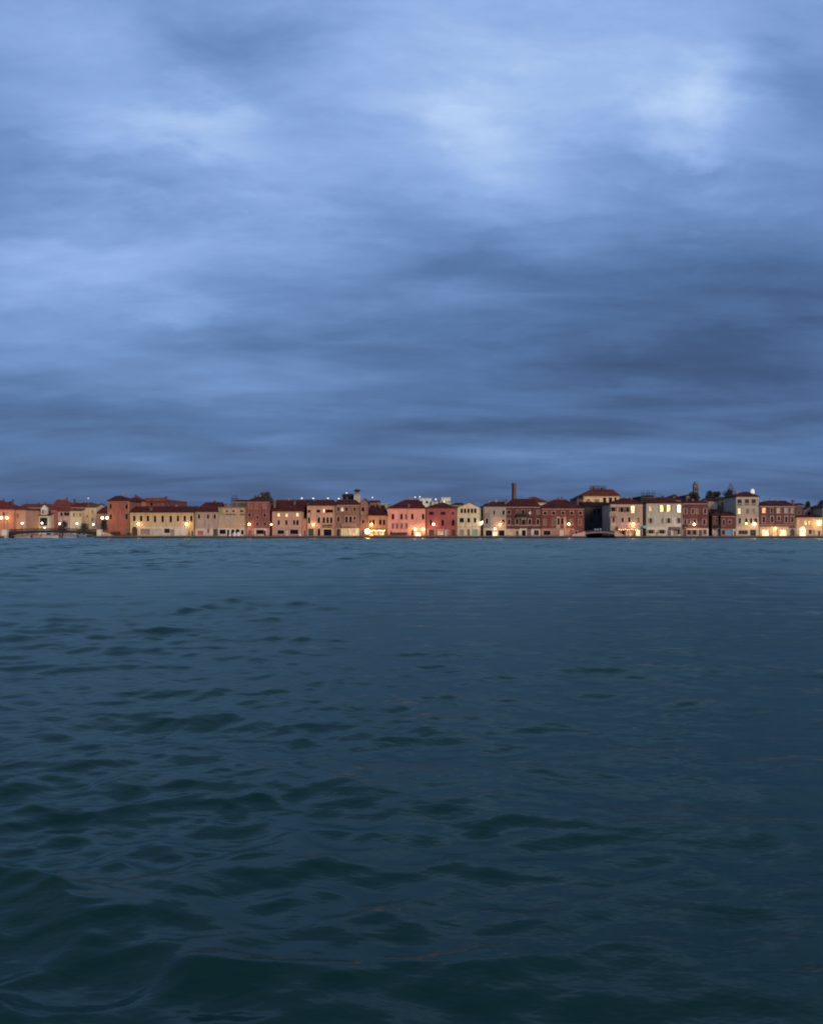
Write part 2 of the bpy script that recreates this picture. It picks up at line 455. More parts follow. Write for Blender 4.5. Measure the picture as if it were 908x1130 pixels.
    if rf and r[0] in ('hip', 'side') and X1-X0 > 6 and group != BACK:      # small chimney pots along the ridge
        rn = random.Random(sd*7+3); zr = wz(r[1], Yr)
        for q in range(rn.choice((1, 2, 2, 3))):
            f = rn.uniform(.22, .8); xq = X0 + (X1-X0)*f; Yq = Y + depth*rn.uniform(.45, .62)
            mid = 1 - min(1, max(0, abs(f-.5)*2-.2))*.55
            zq = ze + (zr-ze)*mid + rn.uniform(.5, 1.1)
            mq = MB(); wq = rn.uniform(.22, .34); mq.box(xq-wq, xq+wq, Yq-wq, Yq+wq, ze, zq-.3); mq.box(xq-wq*1.35, xq+wq*1.35, Yq-wq*1.35, Yq+wq*1.35, zq-.298, zq-.1); mq.box(xq-wq*.7, xq+wq*.7, Yq-wq*.7, Yq+wq*.7, zq-.098, zq)
            mq.build('chimney', wall_mat(rn.choice(((120, 84, 76), (150, 124, 110), (100, 66, 60))), 'plaster', 3), rf, off=off)
    for t in chim.split(';'):
        v = [float(q) for q in t.split()]
        if len(v) >= 3: chimney(rf, v[0], v[1], v[2], Y+depth*(v[3] if len(v) > 3 else .3), off)
    for (k, a, c, ya, yb, opt) in parse(balc):
        xa, xc, za, zc = wx(a, Y), wx(c, Y), wz(yb, Y), wz(ya, Y)
        m8 = MB(); m8.box(xa, xc, Y-1.0, Y-.003, za-.16, za)
        for q in (xa+.25, xc-.45): m8.prism_xz([(q, za-.5), (q+.2, za-.5), (q+.2, za-.162), (q, za-.162)], Y-.5, Y-.003)
        bo = m8.build('balcony', plain('stone_trim', trim), root, off=off)
        m9 = MB()
        thick = .11 if k == 'stone' else .035; col = trim if k == 'stone' else (30, 28, 28)
        m9.box(xa, xc, Y-1.0, Y-.9, zc-.1, zc); m9.box(xa, xa+.1, Y-.9, Y-.003, zc-.1, zc); m9.box(xc-.1, xc, Y-.9, Y-.003, zc-.1, zc)
        x = xa+.05
        while x < xc-.05:
            m9.box(x, x+thick, Y-.98, Y-.92, za, zc-.1); x += thick*2.2
        m9.build('railing', plain('rail_paint', tuple(col)), bo, off=off)
    return root, b, off, rf, Y

def child_box(name, root, off, mat, boxes):
    mb = MB()
    for q in boxes: mb.box(*q)
    return mb.build(name, mat, root, off=off)
# ================================================================ FRONT ROW, from left to right
YEL = (200, 158, 102)
# red-brown tall house with corner trim
house('tall red-brown house with a hipped roof beside the canal bridge', 118.6, 142.6, 553, (158, 80, 58),
      'w 121 123 556.5 561.5; w 121.2 123.2 568 573; w 138.5 140.8 557 561.5; w 138.5 140.8 567.5 573; d 139 141.8 583 591 c=120,100,96',
      roof=('hip', 547, 128, 134), depth=14, kind='plaster', trim=(176,128,104), bands='x 118.6 119.8 553 583 c=176,120,94; x 141.6 142.6 553 591 c=176,120,94', Y=309)
house('long yellow house with nine narrow windows above a white ground floor', 143.2, 213.6, 565, YEL,
      '''w 147 149.4 569.5 575.2; w 154.6 157 569.5 575.2; w 162 164.4 569.5 575.2; Aw 170 172.2 569.2 576.2; Aw 178.3 180.7 569.2 576.2; Aw 187.3 189.7 569.2 576.2
      w 195.2 197.5 569.5 575.2; w 202.7 205 569.5 575.2; w 210 212.3 569.5 575.2
      Ad 145.6 151.6 581 591 c=70,50,34; p 155 165.6 583.6 590 c=150,132,116; p 167.5 178 584 588.8 c=196,186,170; w 181.6 187 583.8 588 f=120,112,104; d 188.2 192 584.5 591 c=146,132,120; d 211.3 213.3 586 591 c=34,26,26''',
      roof=('side', 559.3), shut=None, bands='c 153 206.4 581 591 c=196,182,170', trim=(206,186,150), chim='167 560 564.5 .12', depth=13)
house('low beige house with three small windows beside the long yellow house', 214.6, 240.4, 565, (168, 138, 122),
      '''w 218.6 220.6 568 572.2; w 228.6 230.6 568 572.2; w 236 238 568 572.2; s 218.4 224.2 586 590 c=164,104,92; s 228.6 231 583.4 588 c=158,98,88; d 235.4 239.9 584 591 c=66,70,54''',
      roof=('hip', 554.2, 227, 246), bands='c 214.6 234.8 583 591 c=198,176,156', trim=(190,164,140), depth=13)
house('ochre house with a flat top and tall pale windows above white ground floor', 240.6, 271, 560.3, (186, 146, 104),
      '''w 249.4 251.6 563.4 564.9 ; w 256.3 258.8 563.4 564.9; w 265 268.4 563.2 565; s 241.6 245.6 569.3 578 c=186,172,150; s 249 253.2 569.3 578.6 c=190,176,156; s 255.2 259.4 569.3 578.6 c=188,172,150; s 264.8 268.8 569.3 579 c=190,168,132
      w 242.6 248.6 584.8 589.2; d 250.6 253 584.8 591; Aw 255.4 258.4 584.6 589.4; Aw 260.3 264 584.2 589; Aw 266.2 268.6 585 589.6''',
      roof=('flat',), bands='c 240.6 271 583 591 c=204,194,184; x 240.6 247 566.8 568.6 c=112,92,70; x 248.6 260.4 566.8 568.6 c=112,92,70; x 264.4 270.6 566.8 568.6 c=112,92,70; x 240.6 246 560.3 574 c=150,136,92',
      trim=(200,180,148), chim='248.8 555.8 560.5 .2;255 555.8 560.5 .2;261.4 555.8 560.5 .2', depth=12)
house('tall dark red house with grey-green shutters and a pink and white ground floor', 271.2, 297.4, 553.6, (134, 68, 62),
      '''s 274.2 277.4 556.4 561.2 c=140,96,82; s 281.8 284.2 556.4 561.2 c=150,92,84; s 290.4 293.8 556.4 561.2 c=150,118,104; w 274.2 276.4 566.6 570; s 282.8 285.2 568.6 573 c=60,60,50; w 291 293.2 567 570.4; s 282.4 285.6 576.4 580.4 c=66,60,58; s 290.6 294 576.4 580.4 c=62,62,54
      Ad 274.2 277 584.6 591 c=146,84,70; w 283.4 290.4 585.2 589.2; d 291.4 293.2 585.8 591''',
      roof=('hip', 548, 284, 288), bands='c 271.2 280.6 583 591 c=176,116,98; c 280.6 294.2 583 591 c=206,180,158; c 294.2 297.4 583 591 c=180,128,128', trim=(190,140,120), depth=12)
house('low salmon house with three small lit windows in a row', 300.2, 334.2, 564.4, (192, 138, 114),
      '''l 306.4 308.6 566.6 570; l 314.9 317.2 566.6 570.2; k 327 329.4 566.4 569.8; w 306.6 308.5 574.4 579.2; w 315 317 574.4 579.2; w 323.6 325.6 574.4 579.2; w 327 329.4 574.4 579.2
      w 306.6 313 585.4 589.2; w 320.6 328.6 584.8 589.4; d 315.4 318.6 584.6 591 c=196,186,172''',
      roof=('hip', 551.6, 305, 338), bands='x 314 320 584 591 c=198,188,168; c 300.2 332 582 591 c=184,132,118', trim=(200,160,138), chim='325.2 553 559 .3;303 553.5 562 .15', depth=15)
house('narrow orange link house with one brown door', 334.5, 338.6, 573, (196, 128, 92), 'd 334.9 337.2 585.4 590.8 c=130,70,40', roof=('flat',), depth=8, Y=FY+.8, trim=(204,170,140))
house('salmon house with a wide green door and pointed four-light windows', 337.4+1.4, 370.4, 558, (202, 140, 112),
      '''w 339.8 342.4 563 565.6; w 349.6 353 562.6 565.6; k 356.6 358.2 562.2 565.8; w 359.4 367 562.6 565.6; Aw 340 342.1 571 577.4; Aw 350.6 353 571 577.2; Aw 356.2 358.4 571 577.2; Aw 360.4 362.6 571 577.2; Aw 364.5 366.7 571 577.2
      d 340.2 346 583.4 591 c=36,74,44; Aw 350.6 353.2 583.6 591; w 357.6 365.4 584.6 591 f=50,70,62''',
      roof=('hip', 551.4, 349, 368), bands='x 356 367.2 582.6 591 c=214,190,170; x 366.6 370.4 558 591 c=188,124,100', balc='iron 357.4 367.2 578.9 581.2', trim=(204,166,140), depth=13)
r_, b_, off_, _, Yh = house('brown brick house with arched windows above a lit pale arcade', 370.6, 397, 557.2, (150, 98, 84),
      '''w 372.2 374.4 560 563.8; q 376.6 379 560 564; w 381.2 383.6 560 564; w 390.2 392.4 560 564; Aw 372.2 374.4 570 576; Aw 381 383.4 570 576.6; Aw 385.6 388 570 576.6; Aw 390.2 392.3 570 573.6
      Ad 371.4 375.4 583.4 591 c=30,20,22; q 382 384 584.6 591 s=0.7; q 389.2 391.2 584.6 591 s=0.7''',
      roof=('hip', 551.4, 372, 392), kind='brick', bands='c 376.4 396.6 583 591 c=216,206,160', trim=(196,158,134), balc='stone 377.2 393.6 578 580.6', depth=12)
house('narrow brick house with tall stepped gable and satellite dish', 397.2, 406.2, 555, (156, 100, 82),
      'w 399 402 560.2 564.2; w 399.4 401.6 574 577.4; d 399 401.4 584 591 c=90,44,34', roof=('front', 550.2, 402.6), kind='brick', trim=(190,146,120), depth=12)
house('low orange restaurant with a dark roof and glowing ground floor', 406.4, 427.4, 569, (182, 118, 80),
      '''w 407.8 409.2 574 579; w 411.2 413.2 574 579; w 418.4 420.8 574 579.4; w 422.6 424.8 574 579.4
      o 407.6 411.6 585 591; k 413 417 585 590.4 s=.3; k 418.4 423.6 585 590.4 s=.35; d 425.3 427 585.6 591 c=40,24,18''',
      roof=('hip', 557.4, 409, 424), tiles=(62, 40, 46), bands='x 406.4 425 583 584.6 c=120,70,44', trim=(196,140,104), chim='414.2 556 561 .45;419 558 562.6 .4', depth=12)
house('pink house with grey-green closed shutters and a blazing entrance', 427.6, 469.3, 561, (228, 134, 114),
      '''w 432.4 434.6 567.6 573; w 441.9 444 567.6 573; s 447 449.4 567.6 573 c=112,104,98; w 453.8 456 567.6 573; w 465.8 468 567.6 573
      s 432.2 434.6 577.6 583.2 c=124,112,100; s 436.8 439.3 577.6 583.2 c=124,112,100; s 442 444.5 577.6 583.2 c=124,112,100; s 447.2 449.6 577.6 583.2 c=124,112,100
      Ad 430.4 432.4 586.2 591 c=70,70,40; d 454 456.2 585 591 c=34,24,24; h 458.4 464 588 591 s=.8''',
      roof=('hip', 551.4, 447, 462), trim=(226,142,122), chim='451.3 556.8 561 .04', depth=14, cornice=True)
house('deep red house with a low pyramid roof and pink shopfront', 469.8, 504, 560.6, (164, 66, 64),
      '''w 473.6 478 565.2 567.8; w 486.6 491 565.2 567.8; w 499 500.4 565.4 567.6; w 474.6 476.2 574.4 579; Aw 487.2 489.6 574 580; Aw 498.6 501.4 574 580 c=60,60,40
      d 473.4 478.6 584.6 591 c=76,56,50; q 482.6 489.4 586 590.4 s=.5; d 490.6 493.6 584 591 c=204,188,164; d 498.4 502.2 584.6 591 c=60,32,28''',
      roof=('hip', 554.4, 486, 489), bands='c 470.6 481 583 591 c=190,120,96; c 481.6 495 583.6 591 c=196,132,118', trim=(160,72,66), depth=12)
house('cream gabled house with five windows under its gable', 504.4, 530.4, 560.2, (212, 188, 150),
      '''w 508.3 510.5 561.6 566; w 512 514.2 561.6 566; w 515.8 518 561.6 566; w 519.6 521.8 561.6 566; w 523.2 525.4 561.6 566; w 507.3 511.4 572 576.4; w 515.8 518.4 572 576.4; w 522.9 525.2 572 576.4
      s 507.2 511.6 584.4 590.6 c=150,144,134; d 515.4 518.4 584 591 c=120,92,84; s 521 527 584.4 590.6 c=142,170,148''',
      roof=('front', 554.6, 518), bands='x 504.4 530.4 581 582 c=190,162,124', trim=(216,190,154), cornice=False, depth=12)
house('grey-beige house with a lit doorway and two dark green shop windows', 533.2, 558.6, 559.2, (154, 142, 130),
      '''w 544.4 546 563.6 568; w 554.4 556.6 563.6 568; w 536 538.4 572.4 578 ; w 554.2 556.6 573.8 576.2
      w 536.2 542.4 585.6 590.8 f=70,90,76; h 544 548.6 587 591 s=.5; w 550.6 556.2 585.6 590.8 f=60,70,66''',
      roof=('hip', 553.6, 542, 558), bands='c 533.2 558.6 583.2 591 c=212,186,156; x 544 558.6 570.6 583 c=200,146,124; x 533.2 540.6 566 583 c=140,118,120', trim=(196,180,158), chim='558 551.6 556.5 .5', depth=13)
house('dark red brick house with white-edged windows and a planted balcony', 558.8, 596.2, 559.2, (104, 54, 48),
      '''w 560.2 563 563.6 567.2; s 570 572.2 563 567.4 c=60,62,50; w 575.6 578.6 563 567.4; w 582 584.6 563 567.2; s 592.4 595 563 567.4 c=120,98,88; Aw 560.4 562.8 573 578.6; Aw 569.2 571.8 573 578.6; w 576 579.4 573.8 579.2; Aw 583.2 585.8 573 578.6; Aw 592.2 594.8 573 578.6
      o 560 566.6 586 590 s=.12; d 569.4 571.8 586 591 c=40,28,28; w 576.2 579.8 585.6 590.6; d 583 585.4 585 591 c=96,104,90; w 589.6 594 585.6 590.4 f=150,140,136''',
      roof=('hip', 550.4, 566, 588), kind='brick', bands='c 558.8 568 584 591 c=210,180,160; c 573 581.4 583.4 591 c=196,184,168; c 586 596.2 584 591 c=200,176,172; x 568 573 584 591 c=180,162,140; x 575.4 580.6 571.4 573.2 c=196,180,156; x 558.8 596.2 579.4 580.3 c=176,124,110',
      trim=(184,150,136), balc='iron 569.4 581 568.6 571.2', chim='557.8 552 557 .25;584.6 549 554 .5', depth=14)
house('red brick house with round-headed attic windows and a white triple bay', 596.4, 644.6, 561.2, (134, 62, 52),
      '''Aw 599.8 603 564.6 567.8; Aw 609.2 612.4 564.6 567.8; Aw 619.6 622.6 564.6 567.8; Aw 629.2 632.2 564.6 567.8; Aw 638.8 641.8 564.6 567.8; s 599.6 602.8 573 579.4 c=130,104,92; s 609.6 612.6 573 579.4 c=110,92,84
      Aw 615.2 617.2 572.2 579; Aw 619 621.6 572 579; s 629.6 631.8 573 579.4 c=118,98,80; s 638.2 641 573 579.6 c=110,90,74
      w 600.2 606.8 586 590.4 f=54,70,60; d 617.4 622.8 584.4 591 c=216,186,168; Ad 628.4 632.4 584.6 591 c=150,84,62; Aw 635 637 586 589.4''',
      roof=('hip', 551.2, 611, 624), kind='brick', bands='c 596.4 608.2 583.8 591 c=176,124,104; c 608.2 616.6 583.8 591 c=150,118,104; x 614 617.9 570 583 c=168,140,126; x 622.2 624.6 570 583 c=168,130,114; c 616.6 633.4 583.8 591 c=190,128,108',
      trim=(190,144,128), depth=13)
# canal-side block, its shade put into the dark wall colours, lit cream building above
house('house wall facing the side canal behind the arched bridge, painted dark for shade', 645, 674, 558.6, (56, 51, 50),
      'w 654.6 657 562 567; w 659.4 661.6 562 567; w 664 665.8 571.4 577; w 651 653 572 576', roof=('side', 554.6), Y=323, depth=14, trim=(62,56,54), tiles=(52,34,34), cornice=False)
house('tall cream building with a roof terrace behind the shade-dark canal house', 643.4, 684, 547.4, (214, 180, 130),
      's 647.4 650.6 550.8 557.4 c=150,112,84; s 656 660.6 551 556.6 c=160,112,86; w 665.6 668.4 549.4 556; w 672 675 549.4 556; w 678 680 549.4 556', roof=('hip', 540, 652, 676), Y=340, depth=16, trim=(206,176,136), tiles=(112, 60, 50), shut=None, group=BACK, chim='655 537 543 .5;664 538 543 .5')
house('left side of the cream canal building as a block painted dark for shade', 636.4, 643.2, 550.4, (92, 74, 76), 'w 638.6 640.4 554 558', roof=('hip', 546.6, 640, 642), Y=340, depth=14, group=BACK, trim=(100,84,80))  # shaded left side of the cream building, shade put into the wall colour
r18 = house('beige house with arched windows above a red and white cafe awning', 673.4, 709.2, 556.4, (172, 138, 116),
      '''w 674.4 678.6 560 564.2; w 684.4 687.8 560 565; w 690.8 693.6 560 565; k 696.2 700 558.4 566; Aw 676 678 571 576.2; Aw 685.8 688 571.4 576.2; Aw 693.2 695.4 571 576.2; As 703 705.4 571 576.6 c=136,112,92
      w 686 689 585.6 590.8; q 690.6 693 585.6 590.8 s=.5; q 694.4 697 585.6 590.8 s=.5; h 701.6 706.4 585 590.8 s=.28''',
      roof=('hip', 549.6, 686, 694), balc='stone 671.6 681 565.4 569.2', bands='x 674.6 679.4 577 580 c=196,160,142; x 684.8 689 577 580 c=196,160,142; x 692.2 696.4 577 580 c=196,160,142; x 702 706.2 577 580 c=196,160,142; x 673.4 709.2 556.4 558.4 c=196,172,140; x 698 706.6 583.8 591 c=190,120,110',
      trim=(204,170,150), shut=(70,50,40), depth=13)
r19 = house('pale grey house with four tall lit top-floor windows', 713.2, 753, 555.6, (178, 166, 150),
      '''q 716.2 719 559 564.2; l 728.2 731.8 557.4 564.6 s=1.3; l 735.8 739.4 557.4 564.6 s=1.3; h 747.2 751 557.4 565.2; w 716.8 719 572 577.2; s 729.6 732 572 577.4 c=128,120,108; w 736.6 739 572 577.2; w 747.8 750 571.8 577.2
      w 715.6 720.8 585 588.8 f=130,124,114; w 727.6 732.8 585 588.8 f=90,90,80; d 736.2 740 585.8 591 c=92,92,112; d 742.8 745 584.6 591 c=160,140,124; w 747.2 750 584.4 589.6''',
      roof=('hip', 548.6, 724, 734), bands='c 713.2 753 581.4 591 c=202,190,170; x 735.4 740.4 583.6 585.4 c=210,150,90; x 734.6 753 571 591 c=206,188,172', trim=(204,190,172), shut=(136,126,110), depth=13)
house('brick house with open louvred shutters above a white shopfront', 753.2, 781.8, 555.4, (122, 64, 56),
      '''w 755.4 757.4 561.6 566.8; w 763.4 765.4 561.6 566.8; s 768.4 770.4 561.6 566.8 c=150,116,104; w 776.8 779 561.6 566.8; w 755 757 573.4 578.6; w 759.2 761 573.4 578.6; w 765.4 767.6 573.4 578.6; w 775.8 778.2 573.4 579
      w 758.4 761.8 585.2 590.2; w 764.4 768 585.2 590.2; d 771 774.2 585 591 c=46,62,54; w 776.6 778.6 585 589.8; d 754.2 756.6 585 591 c=40,30,28''',
      roof=('hip', 552.4, 760, 774), kind='brick', bands='c 757.4 781.8 583.2 591 c=206,188,168', trim=(196,160,146), shut=(150,120,108), balc='iron 753.6 757.6 578.8 581.8', depth=12)
house('low brown wing in the alley beside the low brick house', 786, 795, 569.4, (96, 58, 54), 'w 789.6 791.4 573 576.6; p 788.2 794.2 585 590 c=170,160,160', roof=('hip', 565, 789, 792), bands='c 786 795 583.6 591 c=190,172,156', balc='iron 788 795 579.4 583', Y=FY+1, trim=(150,120,110), depth=9)
house('low brick house with a blue garage door', 795.2, 812, 569.4, (122, 64, 56),
      '''Aw 797.4 799.4 573.6 580; Aw 803.8 806.2 574 578; w 796.4 799.6 585.2 590; d 801.2 807.8 584.2 591 c=92,140,178; d 810 811.6 586.4 591 c=20,16,18''',
      roof=('hip', 564.6, 799, 807), kind='brick', bands='x 795.2 800.6 583.6 591 c=150,136,120; x 808.6 812 583.6 591 c=190,180,150', trim=(180,144,130), depth=11)
house('tall stone-coloured house with three balustraded top windows and a white dish on the roof', 812.2, 837.2, 548.2, (166, 150, 134),
      '''w 813.8 818 551.2 555.4; w 822 826 551.2 555.4; w 829.4 833.6 551.2 555.4; l 814 817 561.2 567 s=.9; s 823.2 826.4 561.4 566.8 c=136,104,88; s 829.6 832.8 561.4 566.8 c=160,136,100; w 815 817.2 572 578; Aw 822.2 824.6 572 577.6; Aw 827.4 829.8 572 577.6; Aw 832.2 835.4 572 577.6
      w 815.4 824.4 585.6 589.6 f=150,136,120; w 828 833.6 585 590.6 f=150,136,120''',
      roof=('hip', 542.6, 820, 825), bands='c 812.2 837.2 581 591 c=198,176,154; x 813.4 818.6 556.2 557.8 c=110,98,86; x 821.6 826.6 556.2 557.8 c=110,98,86; x 829 834.2 556.2 557.8 c=110,98,86; x 812.2 837.2 548.2 550.4 c=186,168,148', trim=(200,178,160), depth=12)
house('brick house with white-edged arched windows above two glowing shopfronts', 837.4, 877.4, 558.4, (126, 66, 60),
      '''o 841 844.8 560.6 566 s=1.4; w 850.2 852.4 560.6 566; p 857 860.8 560.6 566.2 c=206,186,164; p 865.6 869.2 560.6 566.2 c=180,170,158; p 872.6 875.8 560.6 566.2 c=170,160,150; Aw 841.2 844 570 576.6; Aw 850.4 853.2 570 576.6; Aw 857.8 860.6 570 574.6; Aw 866 868.6 570 576.6; Aw 872.8 875.4 570 576.6
      k 841 848.6 584.6 591 s=.55; o 852.4 857.6 583.6 591 s=.9; k 860 868 584.6 591 s=.5; Ad 871.6 876.8 583.6 591 c=40,30,28''',
      roof=('hip', 552.4, 846, 866), kind='brick', bands='c 837.4 870 581.6 591 c=206,166,120; x 870 877.4 583 591 c=160,140,124; x 837.4 877.4 578.6 579.8 c=150,104,84', trim=(190,164,154), chim='875 551.8 558 .1', depth=14)
house('narrow brown wing at the right of the brick arched-window house', 877.6, 886.4, 557.6, (92, 70, 66), 'w 880.2 882.6 563.6 567.4', roof=('hip', 555.2, 880, 884), Y=FY+6, trim=(140,124,110), depth=10)
house('low two-storey house with a brightly lit upper floor at the far right', 877.6, 907.8, 571, (212, 158, 116),
      '''o 880 882.4 574 578.4; l 887.8 890 574.6 579 s=1.3; l 892 894.2 574.6 579 s=1.2; k 900.6 906.8 574 580 s=1.2; h 882.2 889.4 583 591 s=.42; w 892.4 895.4 585 589.2; s 896.6 899 585 589 c=170,160,140; d 902.6 904.8 586 591 c=60,44,40''',
      roof=('hip', 568.4, 884, 902), bands='c 877.6 907.8 582.4 591 c=210,178,146', trim=(214,176,140), depth=9)
house('small grey gabled dormer house behind the far-right two-storey house', 886.6, 899.4, 563.4, (150, 122, 112), 'Aw 891.2 893.8 565 569.6', roof=('front', 559.8, 893.4), Y=FY+8, trim=(160,134,124), depth=8, group=BACK, cornice=False)
house('dark-roofed house at the right edge behind the lit upper floor', 899.6, 925, 566, (96, 80, 78), 'w 906 907.4 567 569', roof=('hip', 559, 904, 918), Y=FY+9, depth=10, group=BACK)
house('beige house cut off by the right edge of the picture', 908, 940, 560, (176, 146, 120), 'w 912 914.4 566 571; w 922 924.4 566 571; w 912 914.4 576 580; w 922 924.4 576 580; d 916 919 584 591', roof=('hip', 553, 918, 930), depth=12)

# ================================================================ BUILDINGS BEHIND
house('orange-washed wing stepping back behind the tall red-brown house', 142.4, 151.6, 552.4, (206, 132, 88), '', roof=('hip', 549, 146, 150), Y=322, depth=12, trim=(200,130,90), group=BACK, cornice=False)
rw_ = house('large red warehouse with a jagged raised parapet behind the long yellow house', 149.4, 183.8, 552, (138, 62, 60), 'w 166 168.6 555 558', roof=('flat',), roofcol=(110,52,52), Y=332, depth=30, kind='brick', trim=(150,90,80), group=BACK)
mb = MB(); mb.prism_xz([(wx(a, 331.6), wz(c, 331.6)) for a, c in ((148.6, 553.5), (184.2, 553.5), (184.2, 547.2), (181, 549), (172, 549.4), (163, 549.2), (158, 550.6), (153, 547.8), (148.6, 545.4))], 331.4, 331.9)
mb.build('parapet', wall_mat((128, 56, 56), 'brick', 77), rw_[0], off=rw_[2])
house('ochre gabled hall peeping over the long yellow roof', 178, 195.5, 557.4, (200, 152, 106), '', roof=('front', 552.6, 184), Y=345, depth=14, trim=(200,150,110), group=BACK, cornice=False, tiles=(140,96,80))
house('dark-roofed house behind the three chimneys of the ochre house', 256.5, 276, 553.6, (92, 78, 66), '', roof=('hip', 551.4, 262, 272), Y=330, depth=12, group=BACK, tiles=(70,48,46))
house('brown attic house between the salmon roofs', 333.6, 347.6, 555.6, (120, 84, 76), '', roof=('hip', 551.2, 338, 345), Y=326, depth=12, group=BACK)
house('grey-green block of flats behind the orange restaurant', 410, 429.4, 556.2, (150, 148, 134), 'w 413 415 558 560; w 418 420.4 559 561; w 423.4 425.4 560 562', roof=('flat',), roofcol=(170,170,160), Y=350, depth=14, group=BACK)
house('reddish stepped roof house directly behind the orange restaurant', 406.2, 418.4, 554.8, (136, 90, 80), 'w 412 414 557 559', roof=('side', 552.8), Y=328, depth=12, group=BACK, tiles=(96,50,50))
house('grey-green gabled house peeping out left of the pink roof', 436, 447, 557, (168, 160, 142), '', roof=('front', 552.8, 444), Y=345, depth=12, group=BACK, cornice=False)
house('white modern block with a stepped roof behind the pink house', 461.6, 476, 550.4, (200, 204, 190), 'w 464 466 553 555.4; w 470 472 553 555.4', roof=('flat',), roofcol=(196,198,186), Y=360, depth=18, trim=(200,204,196), group=BACK)
house('white plant-room block behind the deep red roof', 476.2, 497, 553.6, (190, 186, 170), '', roof=('flat',), roofcol=(150,140,130), Y=358, depth=16, trim=(190,186,176), group=BACK)
house('white square roof tower behind the deep red house', 487, 497.2, 549.6, (206, 200, 186), '', roof=('flat',), roofcol=(200,196,186), Y=366, depth=12, trim=(190,186,176), group=BACK)
house('low dark-roofed house between the cream gable and the white block', 498, 514, 557.4, (92, 80, 76), '', roof=('hip', 554.8, 503, 509), Y=335, depth=12, group=BACK, tiles=(54,44,44))
house('cream-walled upper storey behind the red brick roofs', 585.4, 605, 554.6, (206, 176, 140), '', roof=('hip', 548.2, 586, 590), Y=338, depth=14, trim=(206,178,146), group=BACK, tiles=(104,60,54))
house('pale grey block behind the beige cafe house', 690, 706, 549.8, (158, 160, 152), 'w 699.6 702 551.4 554', roof=('flat',), roofcol=(160,164,160), Y=350, depth=12, group=BACK)
house('dark house with a roof terrace behind the alley awning', 706.6, 722, 548.4, (58, 44, 48), 'w 709.6 711.4 559 563', roof=('hip', 546.4, 713, 718), Y=326, depth=12, group=BACK, tiles=(58,40,44), trim=(90,76,74))
house('rear house whose dormered roof rises over the pale grey house', 735.6, 752, 552, (132, 92, 84), '', roof=('hip', 545.6, 743, 745), Y=330, depth=14, group=BACK, chim='743.6 547.6 551 .15;753.2 549.6 554 .1')
house('tall brown-brick wall behind the white shopfront brick house', 757, 768, 547.6, (96, 66, 64), '', roof=('hip', 545.2, 761, 764), Y=334, depth=12, group=BACK, kind='brick')
house('tan-washed back wall glowing above the alley', 781.4, 791.6, 552.8, (224, 186, 142), '', roof=('side', 550.6), Y=322, depth=10, group=BACK, cornice=False, trim=(190,160,130))
house('dark grey rear house between the alley and the tall stone-coloured house', 791.8, 813, 551.4, (98, 90, 92), 'w 796 798 554.4 557; w 802 804 556 559', roof=('side', 548.8), Y=326, depth=12, group=BACK, trim=(110,104,104), tiles=(70,58,58), cornice=False)
house('dark red back house at the alley mouth beside the low brick house', 782.2, 791, 563.4, (84, 44, 42), '', roof=('hip', 560.4, 785, 788), Y=320, depth=10, group=BACK, kind='brick')

# ================================================================ ACROSS THE SIDE CANAL, LEFT
CY = 352.0
CANAL = 'houses around the side canal at the left'
house('salmon house under twin lamps at the far left', -16, 15, 562, (196, 118, 84), 'w 3.4 5 566 569', roof=('hip', 552, -6, 2), Y=CY-14, depth=14, group=CANAL, tiles=(112,58,54), trim=(190,120,90), bands='x -16 15 571 577 c=206,120,70')
house('pale orange low house beside the twin-lamp salmon house', 15.2, 28.2, 562.6, (196, 136, 106), 's 19 20.6 567 571 c=170,100,84', roof=('hip', 559, 16, 22), Y=CY-12, depth=14, group=CANAL, tiles=(112,58,54), trim=(196,140,110))
house('white church nave with a small black window', 28.4, 40.4, 569.4, (176, 172, 166), 'w 32.6 35.4 573.6 576; w 31.4 36 578 579.8', roof=('side', 562), Y=CY+2, depth=16, name='church_nave', cat='church', group=CANAL, tiles=(84,52,50), trim=(170,166,160))
house('white gabled chapel front with a lamp before its door', 40.8, 56, 568.8, (190, 184, 166), 'w 44.6 51.8 571.6 580 f=120,118,100; w 41.8 43 573 576.6', roof=('side', 564.5), Y=CY, depth=14, name='chapel', cat='chapel', group=CANAL, tiles=(96,56,52), trim=(200,194,178))
house('rose-red house beside the white chapel', 56.2, 63.4, 563.2, (158, 74, 76), '', roof=('hip', 558.4, 58, 62), Y=CY+3, depth=12, group=CANAL, tiles=(118,62,56))
house('long tiled warehouse roof behind the white church nave', 20, 60, 560, (120, 78, 72), '', roof=('hip', 556, 28, 54), Y=CY+26, depth=16, group=CANAL, tiles=(112,66,62))
house('house with a big domed hip roof behind the side canal', 54, 80, 562.4, (150, 92, 76), 'w 66 68 565 568', roof=('hip', 551.2, 63, 71), Y=CY+20, depth=18, group=CANAL, tiles=(126,70,60))
house('pale pink canal house with two black windows', 63.6, 77, 564.2, (176, 140, 138), 'w 66.8 69 565.8 569.6; w 70.8 72.8 565.6 569; w 73.4 76.2 565.8 569; w 63.9 65.2 574.8 578', roof=('side', 561.6), Y=CY+2, depth=12, group=CANAL, tiles=(118,70,62))
house('pale yellow canal house with greenish shutters', 77.2, 90, 563.6, (206, 180, 138), 's 80.8 82.6 566 570 c=130,120,80; s 87.6 89.4 566 570 c=126,118,60; s 84.4 85.6 566 570 c=180,160,124', roof=('side', 561.8), Y=CY+2, depth=12, group=CANAL, tiles=(118,70,62), trim=(210,190,150))
house('red-roofed brown house behind the pale yellow canal house', 78, 95.4, 559.2, (170, 122, 96), 's 81 85 560.6 563 c=110,60,50; s 91.4 93 564 566.8 c=120,60,56', roof=('side', 555.2), Y=CY+16, depth=12, group=CANAL, tiles=(104,46,48))
